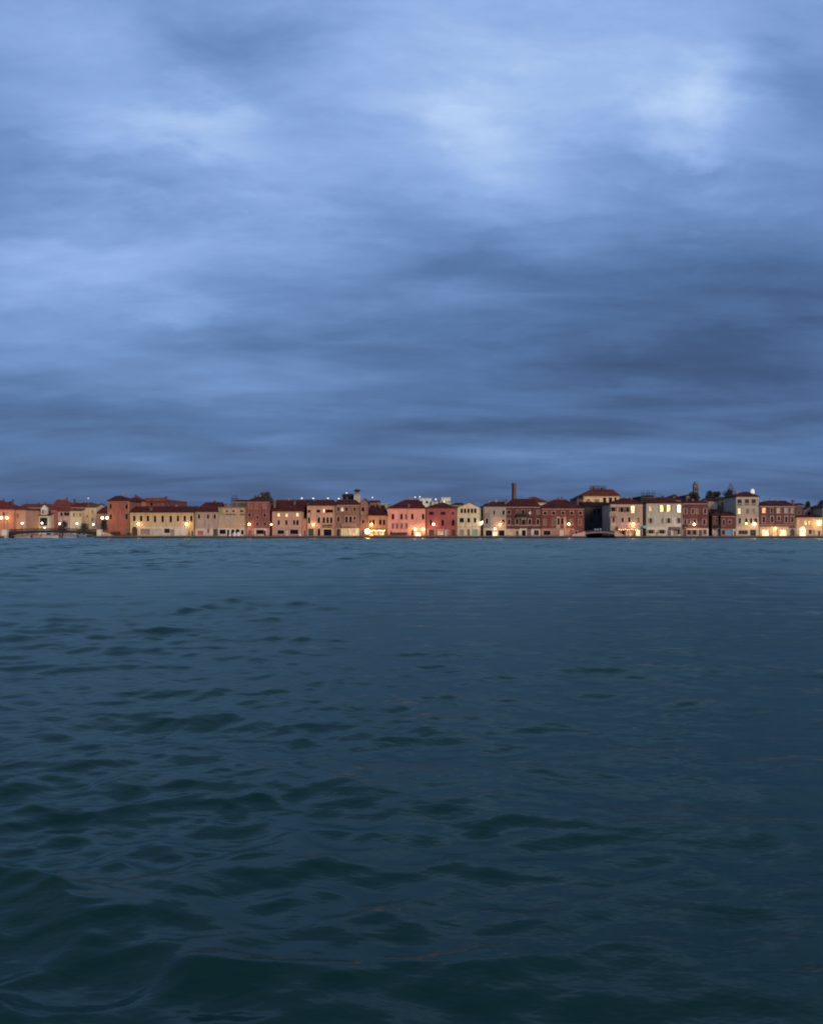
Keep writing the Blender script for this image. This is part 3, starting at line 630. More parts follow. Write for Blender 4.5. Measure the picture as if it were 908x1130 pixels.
house('cream canal house beside the dark trees', 93, 106.4, 559.6, (204, 176, 132), 's 95.6 97 568.6 571 c=130,110,90; s 101 103 563 566.4 c=170,130,100; s 101 103 571.6 575 c=160,130,100', roof=('side', 556.8), Y=CY+6, depth=12, group=CANAL, tiles=(100,80,64), trim=(206,180,140))
house('rose-pink house with a red roof behind the left street lamps', 106.6, 122, 566, (180, 112, 96), 's 112 115 576 581 c=60,56,50', roof=('side', 560.4), Y=CY-6, depth=14, group=CANAL, tiles=(92,46,54))

# ================================================================ PIECES ON AND AROUND THE HOUSES
# bell gable of the chapel: a part of the chapel
ch = [o for o in COL.objects if o.name.startswith('chapel')][0]
offc = tuple(ch.location)
mb = MB(); Yc = CY + .8
xa, xb, z0, z1, zt = wx(45.6, Yc), wx(52, Yc), wz(569.2, Yc), wz(561, Yc), wz(557.6, Yc)
mb.prism_xz([(xa, z0), (xb, z0), (xb, z1), ((xa+xb)/2, zt), (xa, z1)], Yc-.4, Yc+1.2)
bg = mb.build('bell_gable', wall_mat((206, 198, 186), 'plaster', 5), ch, off=offc)
mb = MB(); mb.prism_xz(arch_pts(wx(47, Yc), wx(48.6, Yc), wz(567, Yc), wz(562.6, Yc)), Yc-.46, Yc-.41)
mb.build('bell_opening', plain('dark_opening', (26, 22, 22)), bg, off=offc)
mb = MB(); mb.prism_xz(arch_pts(wx(49.6, Yc), wx(51, Yc), wz(567, Yc), wz(562.6, Yc)), Yc-.46, Yc-.41)
mb.build('bell_opening', plain('stone_shade', (150, 140, 130)), bg, off=offc)

IRON = plain('wrought_iron', (34, 32, 32), .5)
def awning(label, xa, xb, ya, yb, out, c1, c2, Y=FY, n=9):
    X0, X1 = wx(xa, Y), wx(xb, Y); zt, zb = wz(ya, Y), wz(yb, Y)
    root = thing('awning', label, 'awning', ((X0+X1)/2, Y-.1, zb), 'awnings over the waterfront shops'); off = tuple(root.location)
    mats = [plain('awning_cloth_a', c1), plain('awning_cloth_b', c2)]
    mb = MB(); w = (X1-X0)/n
    for i in range(n):
        mb.m = i % 2; a, c = X0+i*w, X0+(i+1)*w
        p = [(a, Y-.12, zt), (c, Y-.12, zt), (c, Y-out, zb+.2), (a, Y-out, zb+.2)]
        mb.face(p[::-1]); mb.face([(x, y, z-.03) for x, y, z in p])
        mb.box(a, c, Y-out-.03, Y-out, zb-.05, zb+.2)
    mb.build('cloth', mats, root, off=off)
    mb = MB()
    for x in (X0+.1, X1-.1): mb.tube((x, Y-.12, zb), (x, Y-out+.05, zb+.1), .03)
    mb.build('frame', IRON, root, off=off)
awning('pink and white striped awning across the beige cafe house', 680.6, 705, 580.6, 583.6, 2.0, (226, 132, 112), (230, 190, 172), Y=FY, n=15)
awning('small turquoise awning over the dark alley beside the pale grey house', 708.4, 713.2, 580, 582.8, 1.4, (110, 190, 178), (120, 204, 190), Y=FY, n=3)
awning('brown awning over the right-hand doors of the pale grey house', 738.6, 750, 581.4, 583.8, 1.3, (120, 96, 86), (132, 106, 92), Y=FY, n=5)
awning('orange awning strip over the glowing restaurant', 406.6, 425, 583, 585, 1.8, (190, 96, 50), (206, 120, 70), Y=FY, n=9)

# ---------------------------------------------------------------- street lamps
LAMPS = 'street lamps along the waterfront'
def lamp_glow(st, warm=True):
    return glow_mat('lamp_glass_%d%s' % (st, 'w' if warm else 'c'), (1.0, 0.60, 0.22) if warm else (1.0, 0.84, 0.6), st * .95)
def globe(mb, c, r):
    mb.lathe(c, [(r*.45, -r*.95), (r*.85, -r*.55), (r, 0), (r*.85, r*.55), (r*.4, r*.95)], 12)
def wall_lamp(label, px, py, Y=FY, r=.36, st=30, warm=True, out=.95, group=LAMPS):
    x, z = wx(px, Y-out), wz(py, Y-out)
    root = thing('street_lamp', label, 'street lamp', (x, Y-.05, z+.9), group); off = tuple(root.location)
    mb = MB(); mb.tube((x, Y-.03, z+.55), (x, Y-out*.45, z+.95), .035); mb.tube((x, Y-out*.45, z+.95), (x, Y-out, z+r+.32), .035)
    mb.box(x-.08, x+.08, Y-.1, Y-.03, z+.4, z+.75); mb.build('bracket', IRON, root, off=off)
    mb = MB(); globe(mb, (x, Y-out, z), r); mb.build('lantern', lamp_glow(st, warm), root, off=off, smooth=True)
    mb = MB(); mb.lathe((x, Y-out, z), [(r*.75, r*.96), (r*.6, r*1.1), (.05, r*1.5)], 12); mb.build('cap', IRON, root, off=off)
def post_lamp(label, pxs, py, Y, r=.36, st=30, warm=True, base=QZ, group=LAMPS):
    z = wz(py, Y); xs = [wx(p, Y) for p in pxs]; xm = sum(xs)/len(xs)
    root = thing('street_lamp', label, 'street lamp', (xm, Y, base), group); off = tuple(root.location)
    mb = MB(); top = z - (r if len(xs) == 1 else 0)
    mb.lathe((xm, Y, base), [(.2, 0), (.2, .12), (.11, .3), (.09, 1.0)], 10); mb.tube((xm, Y, base+1.0), (xm, Y, top), .07, .045)
    mb.build('post', IRON, root, off=off)
    if len(xs) > 1:
        mb = MB()
        for x in xs: mb.tube((xm, Y, z-.9), (x, Y, z-r*1.02), .035)
        mb.build('arm', IRON, root, off=off)
    for x in xs:
        mb = MB(); globe(mb, (x, Y, z), r); lo = mb.build('lantern', lamp_glow(st, warm), root, off=off, smooth=True)
        mb = MB(); mb.lathe((x, Y, z), [(r*.6, r*.98), (r*.45, r*1.15), (.04, r*1.4)], 10); mb.build('cap', IRON, lo, off=off)

post_lamp('double-headed lamp post glowing orange before the far-left salmon house', (1.4, 7.6), 571.4, CY-15.4, .5, 11)
post_lamp('double-headed lamp post glowing orange left of the tall red-brown house', (113, 118.2), 571.4, FY-.9, .46, 12)
post_lamp('pale lamp at the foot of the pale orange low house', (24.4,), 577.4, CY-13.6, .33, 12, False)
post_lamp('pale lamp before the white chapel front', (46.4,), 577.2, CY-2, .33, 12, False)
post_lamp('small low lamp by the bridge railing below the chapel', (49.2,), 582.6, 312, .2, 12, False, base=2.4)
post_lamp('pale lamp before the pale pink canal house', (65.8,), 578, CY-2, .32, 12, False)
post_lamp('pale lamp before the pale yellow canal house', (85, ), 578, CY-2, .32, 12, False)
post_lamp('pale lamp before the cream canal house', (103,), 578.6, CY-2, .32, 12, False)
wall_lamp('wall lamp over the arched doorway of the long yellow house', 152.6, 578.2, st=26)
wall_lamp('wall lamp at the right end of the long yellow house', 205.8, 578.2, st=30)
wall_lamp('wall lamp on the tall dark red house', 275, 578.6, st=30)
wall_lamp('wall lamp in the alley left of the low salmon house', 299.4, 578.8, Y=FY+2.6, r=.26, st=22)
wall_lamp('wall lamp above the wide green door', 345.4, 578.8, st=26)
wall_lamp('wall lamp on the low orange restaurant', 409.6, 578.8, st=24, r=.38)
post_lamp('blazing floodlight on a short post before the narrow brick house', (405.4,), 586.4, 302.5, .8, 38)  # globe made oversized, the lamp's bloom put into its shape
wall_lamp('blazing wall lamp left of the lit entrance of the pink house', 458, 584, st=50, r=.38)
wall_lamp('blazing wall lamp right of the lit entrance of the pink house', 466.8, 584, st=50, r=.34)
wall_lamp('wall lamp on the deep red house', 478.4, 578.6, st=28)
wall_lamp('white lamp at the corner of the cream gabled house', 530.9, 577.6, Y=FY+.6, st=22, warm=False, r=.36)
wall_lamp('wall lamp in the alley right of the cream gabled house', 532.4, 575.8, Y=FY+5, st=22, r=.25)
wall_lamp('wall lamp on the pink patch of the grey-beige house', 551.8, 578.8, st=24)
wall_lamp('wall lamp over the lit doorway of the grey-beige house', 546.2, 583.4, st=22, r=.2, warm=False)
wall_lamp('wall lamp on the triple bay of the red brick house', 627.6, 578.4, st=30)
wall_lamp('wall lamp over the cafe awning of the beige house', 698.6, 578.4, st=28, r=.4)
wall_lamp('small white lamp high in the dark alley', 711, 567, Y=FY+6, st=6, warm=False, r=.25)
wall_lamp('wall lamp on the brick house with louvred shutters', 766, 578.6, st=30)
wall_lamp('orange wall lamp in the alley beside the low brick house', 784.4, 580.4, Y=FY+5, st=16, r=.25)
wall_lamp('small tilted wall lamp on the tall stone-coloured house', 823.4, 577.6, st=18, r=.28)
wall_lamp('large wall lamp at the right side of the tall stone-coloured house', 832.6, 578, st=34, r=.42)
wall_lamp('lamp between the two glowing shopfronts', 855.4, 583, st=26, r=.34)
wall_lamp('lamp in front of the left glowing shopfront', 845, 587.6, st=16, r=.42)
wall_lamp('lamp in front of the right glowing shopfront', 864, 586.4, st=16, r=.38)
wall_lamp('large lamp on the upper floor at the far right', 903.4, 577.6, st=30, r=.5)
wall_lamp('lamp over the bright doorway at the far right', 886, 582.8, st=20, r=.26, warm=False)

# string lights along the restaurant, bulbs hanging below a sagging cable
def string_lights(label, xa, xb, py, n, st, Y):
    root = thing('string_light', label, 'string lights', (wx(xa, Y), Y, wz(py, Y)), 'strings of bulbs'); off = tuple(root.location)
    mb = MB(); pts = []
    for i in range(n*2+1):
        t = i/(n*2); x = wx(xa, Y)+(wx(xb, Y)-wx(xa, Y))*t; pts.append((x, Y, wz(py, Y)+.25-.25*math.sin(math.pi*((t*3) % 1))))
    for a, c in zip(pts, pts[1:]): mb.tube(a, c, .015, n=5, caps=False)
    mb.build('cable', IRON, root, off=off)
    for i in range(n):
        x, y, z = pts[2*i+1]; mb = MB(); globe(mb, (x, y, z-.16), .13); mb.build('bulb', lamp_glow(st), root, off=off)
string_lights('string of orange bulbs along the glowing restaurant terrace', 406.4, 425, 585.4, 14, 9, FY-2.2)
string_lights('string of bulbs under the striped cafe awning', 682, 704, 584.2, 10, 7, FY-1.6)

# floodlights behind the roofs
for lb, px, py in (('first floodlight mast above the salmon roofs, left of the brown attic house', 333, 549.8), ('floodlight mast over the brown attic house', 345.6, 549.9),
                   ('floodlight mast over the salmon house with the green door', 361.8, 549.9), ('floodlight mast left of the rooftop water tower', 373.8, 550.2),
                   ('highest floodlight mast beside the rooftop water tower', 382.4, 544), ('thin floodlight mast above the grey-green block', 411, 549),
                   ('left of two floodlight masts over the pink roof', 458, 548.6), ('right of two floodlight masts over the pink roof', 463.2, 548.2),
                   ('floodlight on the white plant-room block', 480.8, 551), ('floodlight before the white square roof tower', 490.2, 553.4),
                   ('faint floodlight mast above the cream canal house', 97.4, 549.8)):
    st = (1.5 if py > 549.5 else 1.0) if px != 97.4 else .55
    Yf = 355 if not 475 < px < 495 else 352
    root = thing('floodlight_mast', lb, 'floodlight', (wx(px, Yf), Yf, QZ), 'floodlight masts behind the roofs'); off = tuple(root.location)
    x, z = wx(px, Yf), wz(py, Yf)
    mb = MB(); mb.tube((x, Yf, QZ), (x, Yf, z-.2), .12, .06); mb.build('mast', plain('galvanised', (130, 134, 138), .5), root, off=off)
    mb = MB(); mb.box(x-.26, x+.26, Yf-.12, Yf+.2, z-.2, z+.2); mb.build('head', glow_mat('floodlight_lens_%d' % int(st*10), (1.0, .93, .84), st), root, off=off)

# ---------------------------------------------------------------- tall brick factory chimney
Yt = 345.0
def stack(label, xa, xb, ytop, ybase, Y, rgb, name, cat, taper=.88, round_top=False):
    x0, x1 = wx(xa, Y), wx(xb, Y); cx = (x0+x1)/2; hw = (x1-x0)/2; zt = wz(ytop, Y)
    root = thing(name, label, cat, (cx, Y, QZ), BACK); off = tuple(root.location)
    return root, off, cx, hw, zt
root, off, cx, hw, zt = stack('tall square brick chimney rising over the red brick roofs', 564.8, 569.6, 533, 551, Yt, 0, 'factory_chimney', 'chimney stack')
mb = MB(); b0, b1 = hw*.88, hw*.74
q0 = [(cx-b0,Yt-b0,QZ),(cx+b0,Yt-b0,QZ),(cx+b0,Yt+b0,QZ),(cx-b0,Yt+b0,QZ)]; q1 = [(cx-b1,Yt-b1,zt-.7),(cx+b1,Yt-b1,zt-.7),(cx+b1,Yt+b1,zt-.7),(cx-b1,Yt+b1,zt-.7)]
for i in range(4): mb.face([q0[i], q0[(i+1)%4], q1[(i+1)%4], q1[i]])
mb.face(q1); sh_ = mb.build('shaft', wall_mat((124, 84, 72), 'brick', 31), root, off=off)
sh_.rotation_euler.z = R(28)
mb = MB(); mb.box(cx-b1-.14, cx+b1+.14, Yt-b1-.14, Yt+b1+.14, zt-.698, zt-.35); mb.box(cx-b1, cx+b1, Yt-b1, Yt+b1, zt-.348, zt)
mb.build('crown', wall_mat((120, 92, 84), 'brick', 32), root, off=off).rotation_euler.z = R(28)
Yt = 372.0
root, off, cx, hw, zt = stack('grey bell tower with a rounded top beside the dark trees', 765, 769.8, 531.2, 545, Yt, 0, 'bell_tower', 'tower')
mb = MB(); mb.box(cx-hw, cx+hw, Yt-hw, Yt+hw, QZ, zt-hw*1.6); mb.build('shaft', wall_mat((112, 102, 100), 'brick', 33), root, off=off)
mb = MB(); mb.box(cx-hw-.12, cx+hw+.12, Yt-hw-.12, Yt+hw+.12, wz(537.4, Yt), wz(536.6, Yt)); mb.build('cornice', plain('stone_trim', (130, 122, 116)), root, off=off)
mb = MB(); mb.lathe((cx, Yt, zt-hw*1.6), [(hw*1.0, .003), (hw*.99, hw*.7), (hw*.9, hw*1.15), (hw*.6, hw*1.5), (.1, hw*1.6)], 14); mb.build('dome', wall_mat((118, 110, 108), 'plaster', 34), root, off=off, smooth=True)
for sx in (-.4, .4):
    mb = MB(); mb.prism_xz(arch_pts(cx+sx*hw*1.1-.22, cx+sx*hw*1.1+.22, wz(541.5, Yt), wz(538.2, Yt)), Yt-hw-.06, Yt-hw-.01); mb.build('belfry_opening', plain('dark_opening', (26, 22, 22)), root, off=off)

# rooftop water tower with a mushroom cap
Yw = 330.0
x0, x1 = wx(390.6, Yw), wx(397.8, Yw); cx = (x0+x1)/2
root = thing('roof_tower', 'square white rooftop tower carrying a dark umbrella-shaped pine planter', 'roof tower', (cx, Yw, QZ), BACK); off = tuple(root.location)
root['label'] = 'square white roof tower topped by a dark spreading canopy'
mb = MB(); mb.box(x0, x1, Yw-1.3, Yw+1.3, QZ, wz(546.4, Yw)); mb.box(x0-.15, x1+.15, Yw-1.45, Yw+1.45, wz(546.4, Yw)+.003, wz(546.4, Yw)+.2); mb.build('shaft', wall_mat((172, 158, 138), 'plaster', 41), root, off=off)
mb = MB(); zc = wz(542.6, Yw); mb.tube((cx, Yw, wz(546.4, Yw)), (cx, Yw, zc), .75, .6, 10); mb.build('neck', wall_mat((140, 110, 96), 'plaster', 42), root, off=off)
mb = MB(); r = (wx(397.6, Yw)-wx(389.4, Yw))/2; mb.lathe((cx, Yw, zc), [(.6, -.2), (r*.9, .35), (r, .5), (r*.7, .8), (.3, 1.05)], 16); mb.build('canopy', plain('weathered_lead', (66, 60, 62)), root, off=off)
# dark rooftop structures left of it
house('dark glazed roof pavilion left of the white roof tower', 377.6, 390.6, 547.4, (70, 66, 70), 'w 379 382.4 548.4 551; w 384 388 548.4 551', roof=('side', 545.6), Y=332, depth=7, group=BACK, tiles=(58, 52, 56), cornice=False, name='roof_pavilion', cat='pavilion', trim=(90, 84, 84))

# roof terraces (altane): timber platforms on posts
def altana(label, xa, xb, ytop, ybot, Y, rgb=(48, 38, 40)):
    X0, X1, zt, zb = wx(xa, Y), wx(xb, Y), wz(ytop, Y), wz(ybot, Y)
    root = thing('roof_terrace', label, 'roof terrace', ((X0+X1)/2, Y, zb), 'timber roof terraces'); off = tuple(root.location); m = plain('dark_timber', rgb)
    mb = MB(); mb.box(X0, X1, Y-1.5, Y+1.5, zb+1.0, zb+1.14); mb.build('deck', m, root, off=off)
    for i in range(3):
        x = X0+.1+(X1-X0-.2)*i/2
        for y in (Y-1.4, Y+1.4):
            mb = MB(); mb.box(x-.08, x+.08, y-.08, y+.08, zb-1.6, zt); mb.build('post', m, root, off=off)
    mb = MB()
    for y in (Y-1.42, Y+1.38):
        mb.box(X0, X1, y, y+.05, zb+2.0, zb+2.1); mb.box(X0, X1, y, y+.05, zb+1.5, zb+1.56)
    mb.build('railing', m, root, off=off)
altana('dark timber roof terrace on the tall cream building', 651, 668, 536.4, 541.8, 348)
altana('dark timber roof terrace over the dark house by the alley', 708.6, 721.6, 541.6, 550, 332)
altana('small timber roof terrace over the ochre house', 256, 262, 549.6, 553, 336)

# satellite dishes
def dish(label, px, py, Y, r, rgb=(214, 208, 200)):
    x, z = wx(px, Y), wz(py, Y)
    root = thing('satellite_dish', label, 'satellite dish', (x, Y, z), 'satellite dishes'); off = tuple(root.location)
    mb = MB(); prof = [(.05, .18), (r*.5, .12), (r*.85, -.0), (r, -.1)]; n = 14
    ring = []
    for rr, d in prof:
        ring.append([(x+rr*math.cos(2*math.pi*i/n), Y-.3+d, z+rr*1.1*math.sin(2*math.pi*i/n)) for i in range(n)])
    for k in range(len(ring)-1):
        for i in range(n):
            j = (i+1) % n; mb.face([ring[k][i], ring[k+1][i], ring[k+1][j], ring[k][j]])
            mb.face([(a, b+.04, c) for a, b, c in (ring[k][j], ring[k+1][j], ring[k+1][i], ring[k][i])])
    mb.face(ring[0]); mb.build('reflector', plain('dish_paint', rgb), root, off=off)
    mb = MB(); mb.tube((x, Y-.1, z), (x, Y+.4, z-.3), .04); mb.tube((x, Y-.1, z-r*.8), (x, Y-.95, z-.1), .02); mb.build('mount', IRON, root, off=off)
dish('white dish on the planted-balcony brick house', 584.6, 566, FY-.5, .55)
dish('pale dish on the stepped-gable brick house', 399.6, 566.8, FY-.5, .5, (180, 150, 140))
# egg-shaped white cap on the tall house
Ye = FY+6
root = thing('radome', 'large egg-shaped dome glowing white on the roof of the tall stone-coloured house', 'roof dome', (wx(830.3, Ye), Ye, wz(546, Ye)), BACK); off = tuple(root.location)
mb = MB(); x, z = wx(830.3, Ye), wz(542.6, Ye); mb.lathe((x, Ye, z), [(.35, -1.0), (.62, -.6), (.7, 0), (.6, .6), (.3, .98), (.05, 1.05)], 16); mb.build('shell', glow_mat('self_glowing_shell', (1, .95, .9), .55), root, off=off, smooth=True)  # shell glows by itself, its brightness put in as emission
mb = MB(); mb.tube((x, Ye, z-2.6), (x, Ye, z-1.0), .12); mb.build('stand', IRON, root, off=off)

# antennas on roofs
def antenna(label, px, ytop, ybase, Y, bars=4):
    x, zt, zb = wx(px, Y), wz(ytop, Y), wz(ybase, Y)
    root = thing('tv_antenna', label, 'antenna', (x, Y, zb), 'rooftop antennas'); off = tuple(root.location)
    mb = MB(); mb.tube((x, Y, zb-1.2), (x, Y, zt), .04); mb.build('mast', IRON, root, off=off)
    mb = MB(); mb.tube((x-.6, Y, zt-.15), (x+.6, Y, zt-.15), .02)
    for i in range(bars): mb.tube((x-.5+i*1.0/(bars-1), Y-.4, zt-.15), (x-.5+i*1.0/(bars-1), Y+.4, zt-.15), .015)
    mb.build('crossbar', IRON, root, off=off)
for lb, px, yt_, yb_, Yy in (('antenna over the pale yellow canal house', 87.4, 552.4, 556, 372), ('thin antenna over the white church nave', 29.4, 551.6, 557, 390),
                             ('antenna on the red roofs left of the cream gable', 502.4, 552.4, 557, 341), ('antenna at the right of the cream gable', 531.6, 553.4, 558, 320),
                             ('antenna on the left roof of the grey-beige house', 538, 553.4, 557.6, 314), ('antenna on the brick house with glowing shopfronts', 849, 549.6, 553, 314),
                             ('antenna above the pale grey house roof', 728, 545.4, 549.4, 314), ('antenna on the salmon house with the green door', 356.6, 549, 552.4, 314),
                             ('tall antenna on the dark alley house', 716, 540.6, 550, 333), ('antenna on the planted-balcony brick house', 575, 547, 551.6, 315)):
    antenna(lb, px, yt_, yb_, Yy)
# red lattice pylon far behind
Yp = 420.0
root = thing('lattice_mast', 'faint reddish lattice mast behind the dark trees', 'lattice mast', (wx(806.4, Yp), Yp, QZ), BACK); off = tuple(root.location)
mb = MB(); xc, zt, zb = wx(806.4, Yp), wz(533, Yp), wz(548, Yp); hw = 2.1
pts = [(xc-hw, Yp-hw), (xc+hw, Yp-hw), (xc+hw, Yp+hw), (xc-hw, Yp+hw)]
for k in range(4):
    a, c = pts[k], pts[(k+1) % 4]
    def P(q, t): return (q[0]+(xc-q[0])*t*.92, q[1]+(Yp-q[1])*t*.92, zb+(zt-zb)*t)
    mb.tube((a[0], a[1], QZ), (a[0], a[1], zb), .14, n=5)
    for i in range(5):
        t0, t1 = i/5, (i+1)/5
        mb.tube(P(a, t0), P(a, t1), .09, n=5); mb.tube(P(a, t0), P(c, t1), .07, n=4); mb.tube(P(c, t0), P(a, t1), .07, n=4); mb.tube(P(a, t1), P(c, t1), .07, n=4)
mb.build('lattice', plain('faded_red_paint', (132, 118, 140)), root, off=off)

# ================================================================ TREES
leaf_mats = {}
def leaf_mat(rgb):
    if rgb in leaf_mats: return leaf_mats[rgb]
    m, nt, p = new_mat('foliage')
    tc = N(nt, 'ShaderNodeTexCoord'); n1 = N(nt, 'ShaderNodeTexNoise', Scale=.8, Detail=3.0); nt.links.new(tc.outputs['Object'], n1.inputs['Vector'])
    c = mixrgb(nt, ramp(nt, n1.outputs[0], .35, .65), tuple(v*.55 for v in rgb), tuple(v*1.5 for v in rgb)); nt.links.new(c, p.inputs['Base Color'])
    p.inputs['Roughness'].default_value = .8; leaf_mats[rgb] = m; return m
def tree(label, x0, x1, ytop, ybot, Y, rgb=(.035, .05, .03), n=900, name='tree', base=QZ, group='trees behind the waterfront', leaf=.42, cat='tree', seed=1):
    rnd = random.Random(seed); X0, X1, zt, zb = wx(x0, Y), wx(x1, Y), wz(ytop, Y), wz(ybot, Y)
    cx, W, Hh = (X0+X1)/2, (X1-X0)/2, zt-zb
    root = thing(name, label, cat, (cx, Y, base), group); off = tuple(root.location)
    clumps = []
    for i in range(14):
        a = rnd.uniform(0, 2*math.pi); rr = rnd.uniform(.15, .78)*W; t = .2 + .62*(i % 3)/2*rnd.uniform(.85, 1.1)
        clumps.append((cx+rr*math.cos(a)*(1.15-.5*t), Y+rr*math.sin(a)*.8, zb+Hh*t, W*rnd.uniform(.32, .5), Hh*rnd.uniform(.2, .3)))
    mb = MB(); zk = zb+Hh*.3
    mb.tube((cx, Y, base), (cx, Y, zk), max(.12, W*.07), max(.08, W*.045), 8)
    for c in clumps: mb.tube((cx, Y, zk-.3), (c[0], c[1], c[2]), max(.06, W*.03), .03, 5, False)
    mb.build('trunk', plain('bark', (52, 42, 36)), root, off=off)
    mb = MB()
    for i in range(int(n*1.9)):
        c = clumps[rnd.randrange(len(clumps))]
        d = Vector((rnd.gauss(0, 1), rnd.gauss(0, 1), rnd.gauss(0, 1))).normalized()*rnd.uniform(.45, 1.05)
        p = Vector((c[0]+d.x*c[3], c[1]+d.y*c[3], c[2]+d.z*c[4]))
        u = Vector((rnd.gauss(0, 1), rnd.gauss(0, 1), rnd.gauss(0, .7))).normalized(); w = u.cross(Vector((rnd.gauss(0, 1), rnd.gauss(0, 1), rnd.gauss(0, 1)))).normalized()
        s = leaf*rnd.uniform(.6, 1.3)
        mb.face([p-u*s*.5, p+w*s*.3, p+u*s*.5, p-w*s*.3])
    mb.build('crown', leaf_mat(rgb), root, off=off)
tree('green roof-garden tree rising behind the tall dark red house', 283, 301.5, 543.6, 555.6, 323, (.05, .07, .03), 1500, seed=2)
tree('leftmost of the broad dark trees behind the right-hand brick houses', 774.6, 788, 542.6, 555.6, 345, (.03, .045, .03), 1500, seed=3)
tree('broad dark tree between its two neighbours behind the alley', 784, 798, 542.4, 555.6, 348, (.03, .045, .03), 1500, seed=4)
tree('tallest dark tree left of the stone-coloured house', 796, 812, 540.6, 555.6, 343, (.03, .045, .03), 1700, seed=5)
tree('olive-green tree at the foot of the grey bell tower', 757.4, 773.6, 543.4, 555, 327, (.045, .05, .025), 1500, seed=6)
tree('small dark tree over the grey gabled dormer', 887.6, 895.6, 553.8, 565, 335, (.02, .03, .025), 900, seed=7)
tree('dark tree at the right edge of the picture', 901, 914, 553, 568, 338, (.02, .03, .025), 1200, seed=8)
tree('narrow dark cypress-like tree beside the cream gabled house', 531.6, 538.2, 556.4, 569, 318, (.018, .022, .025), 900, seed=9, leaf=.32)
tree('dark leafless-looking tree behind the canal bridge', 62, 77, 575.6, 589, 316, (.02, .022, .018), 1300, seed=10, leaf=.3)
tree('low olive-grey tree behind the right half of the canal bridge', 84, 101, 577.4, 589, 318, (.045, .05, .035), 1200, seed=11, leaf=.3)
tree('dark tree above the red roof left of the red-brown house', 97, 108, 555.6, 563, 372, (.028, .034, .024), 900, seed=12)
tree('second dark tree behind the red roof left of the red-brown house', 105.6, 119, 556.4, 564, 368, (.028, .034, .024), 900, seed=13)
tree('dark tree under the double-headed lamp left of the red-brown house', 110, 119, 574, 585, 311, (.02, .024, .014), 900, seed=14, leaf=.3)
tree('distant dark tree line clump over the far-left roofs', 8, 14, 553.6, 560, 372, (.03, .035, .03), 500, seed=15)
# shrubs and planters
def shrub(label, x0, x1, y0, y1, Y, rgb, n, seed):
    rnd = random.Random(seed); X0, X1, zt, zb = wx(x0, Y), wx(x1, Y), wz(y0, Y), wz(y1, Y)
    root = thing('planter', label, 'planter', ((X0+X1)/2, Y, zb), 'potted and climbing plants'); off = tuple(root.location)
    mb = MB(); mb.box(X0, X1, Y-.3, Y+.3, zb, zb+.45); mb.box(X0-.04, X1+.04, Y-.34, Y+.34, zb+.38, zb+.46); mb.build('trough', plain('terracotta', (96, 60, 48)), root, off=off)
    mb = MB()
    for i in range(n):
        p = Vector((rnd.uniform(X0, X1), Y+rnd.gauss(0, .22), zb+.4+(zt-zb-.4)*rnd.random()**.8*(.65+.35*math.sin(rnd.random()*9))))
        u = Vector((rnd.gauss(0, 1), rnd.gauss(0, 1), rnd.gauss(0, 1))).normalized(); w = u.orthogonal().normalized(); s = rnd.uniform(.12, .3)
        mb.face([p-u*s*.5, p+w*s*.3, p+u*s*.5, p-w*s*.3])
    mb.build('foliage', leaf_mat(rgb), root, off=off)
shrub('long dark hedge planter along the front of the pink house', 430.8, 449.4, 587.2, 591, FY-3.2, (.02, .028, .014), 1500, 21)
shrub('plants crowding the iron balcony of the dark red brick house', 569.8, 580.4, 566.4, 571, FY-.55, (.035, .05, .025), 900, 22)
shrub('plants along the foot of the tall red-brown house', 122, 133, 586, 591, FY-.9, (.03, .03, .015), 700, 23)
shrub('small potted shrubs by the arched doorway of the yellow house', 140, 145, 587.6, 591, FY-2.2, (.05, .045, .02), 300, 24)

# ================================================================ QUAY, LAND, BRIDGES
def quay_mat():
    m, nt, p = new_mat('quay_wall')
    g = N(nt, 'ShaderNodeNewGeometry'); sx = N(nt, 'ShaderNodeSeparateXYZ'); nt.links.new(g.outputs['Position'], sx.inputs[0])
    n1 = N(nt, 'ShaderNodeTexNoise', Scale=.8, Detail=5.0); nt.links.new(g.outputs['Position'], n1.inputs['Vector'])
    c = mixrgb(nt, ramp(nt, n1.outputs[0], .4, .65), (.025, .022, .02), (.06, .05, .045)); nt.links.new(c, p.inputs['Base Color']); p.inputs['Roughness'].default_value = .9
    return m
QM = quay_mat(); PAVE = plain('paving_stone', (.14, .125, .115), .85, raw=True)
def quay(xa, xb, name='quay'):
    mb = MB(); mb.box(xa, xb, QY, 336, -2.5, QZ-.2); mb.m = 1; mb.box(xa-.02, xb+.02, QY-.12, 335.9, QZ-.2+.002, QZ-.002)
    tag(mb.build(name, [QM, PAVE], off=((xa+xb)/2, QY, 0)), kind='structure')
XB1a, XB1b = wx(7.6, 303), wx(107.4, 303); XB2a, XB2b = wx(645.4, 303), wx(677.4, 303)
quay(-420, XB1a); quay(XB1b, XB2a); quay(XB2b, 420)
mb = MB(); mb.box(-900, 900, 336, 1500, -2.5, QZ-.004); tag(mb.build('ground', plain('packed_earth', (.10, .09, .08), .9, raw=True), off=(0, 336, 0)), kind='structure')

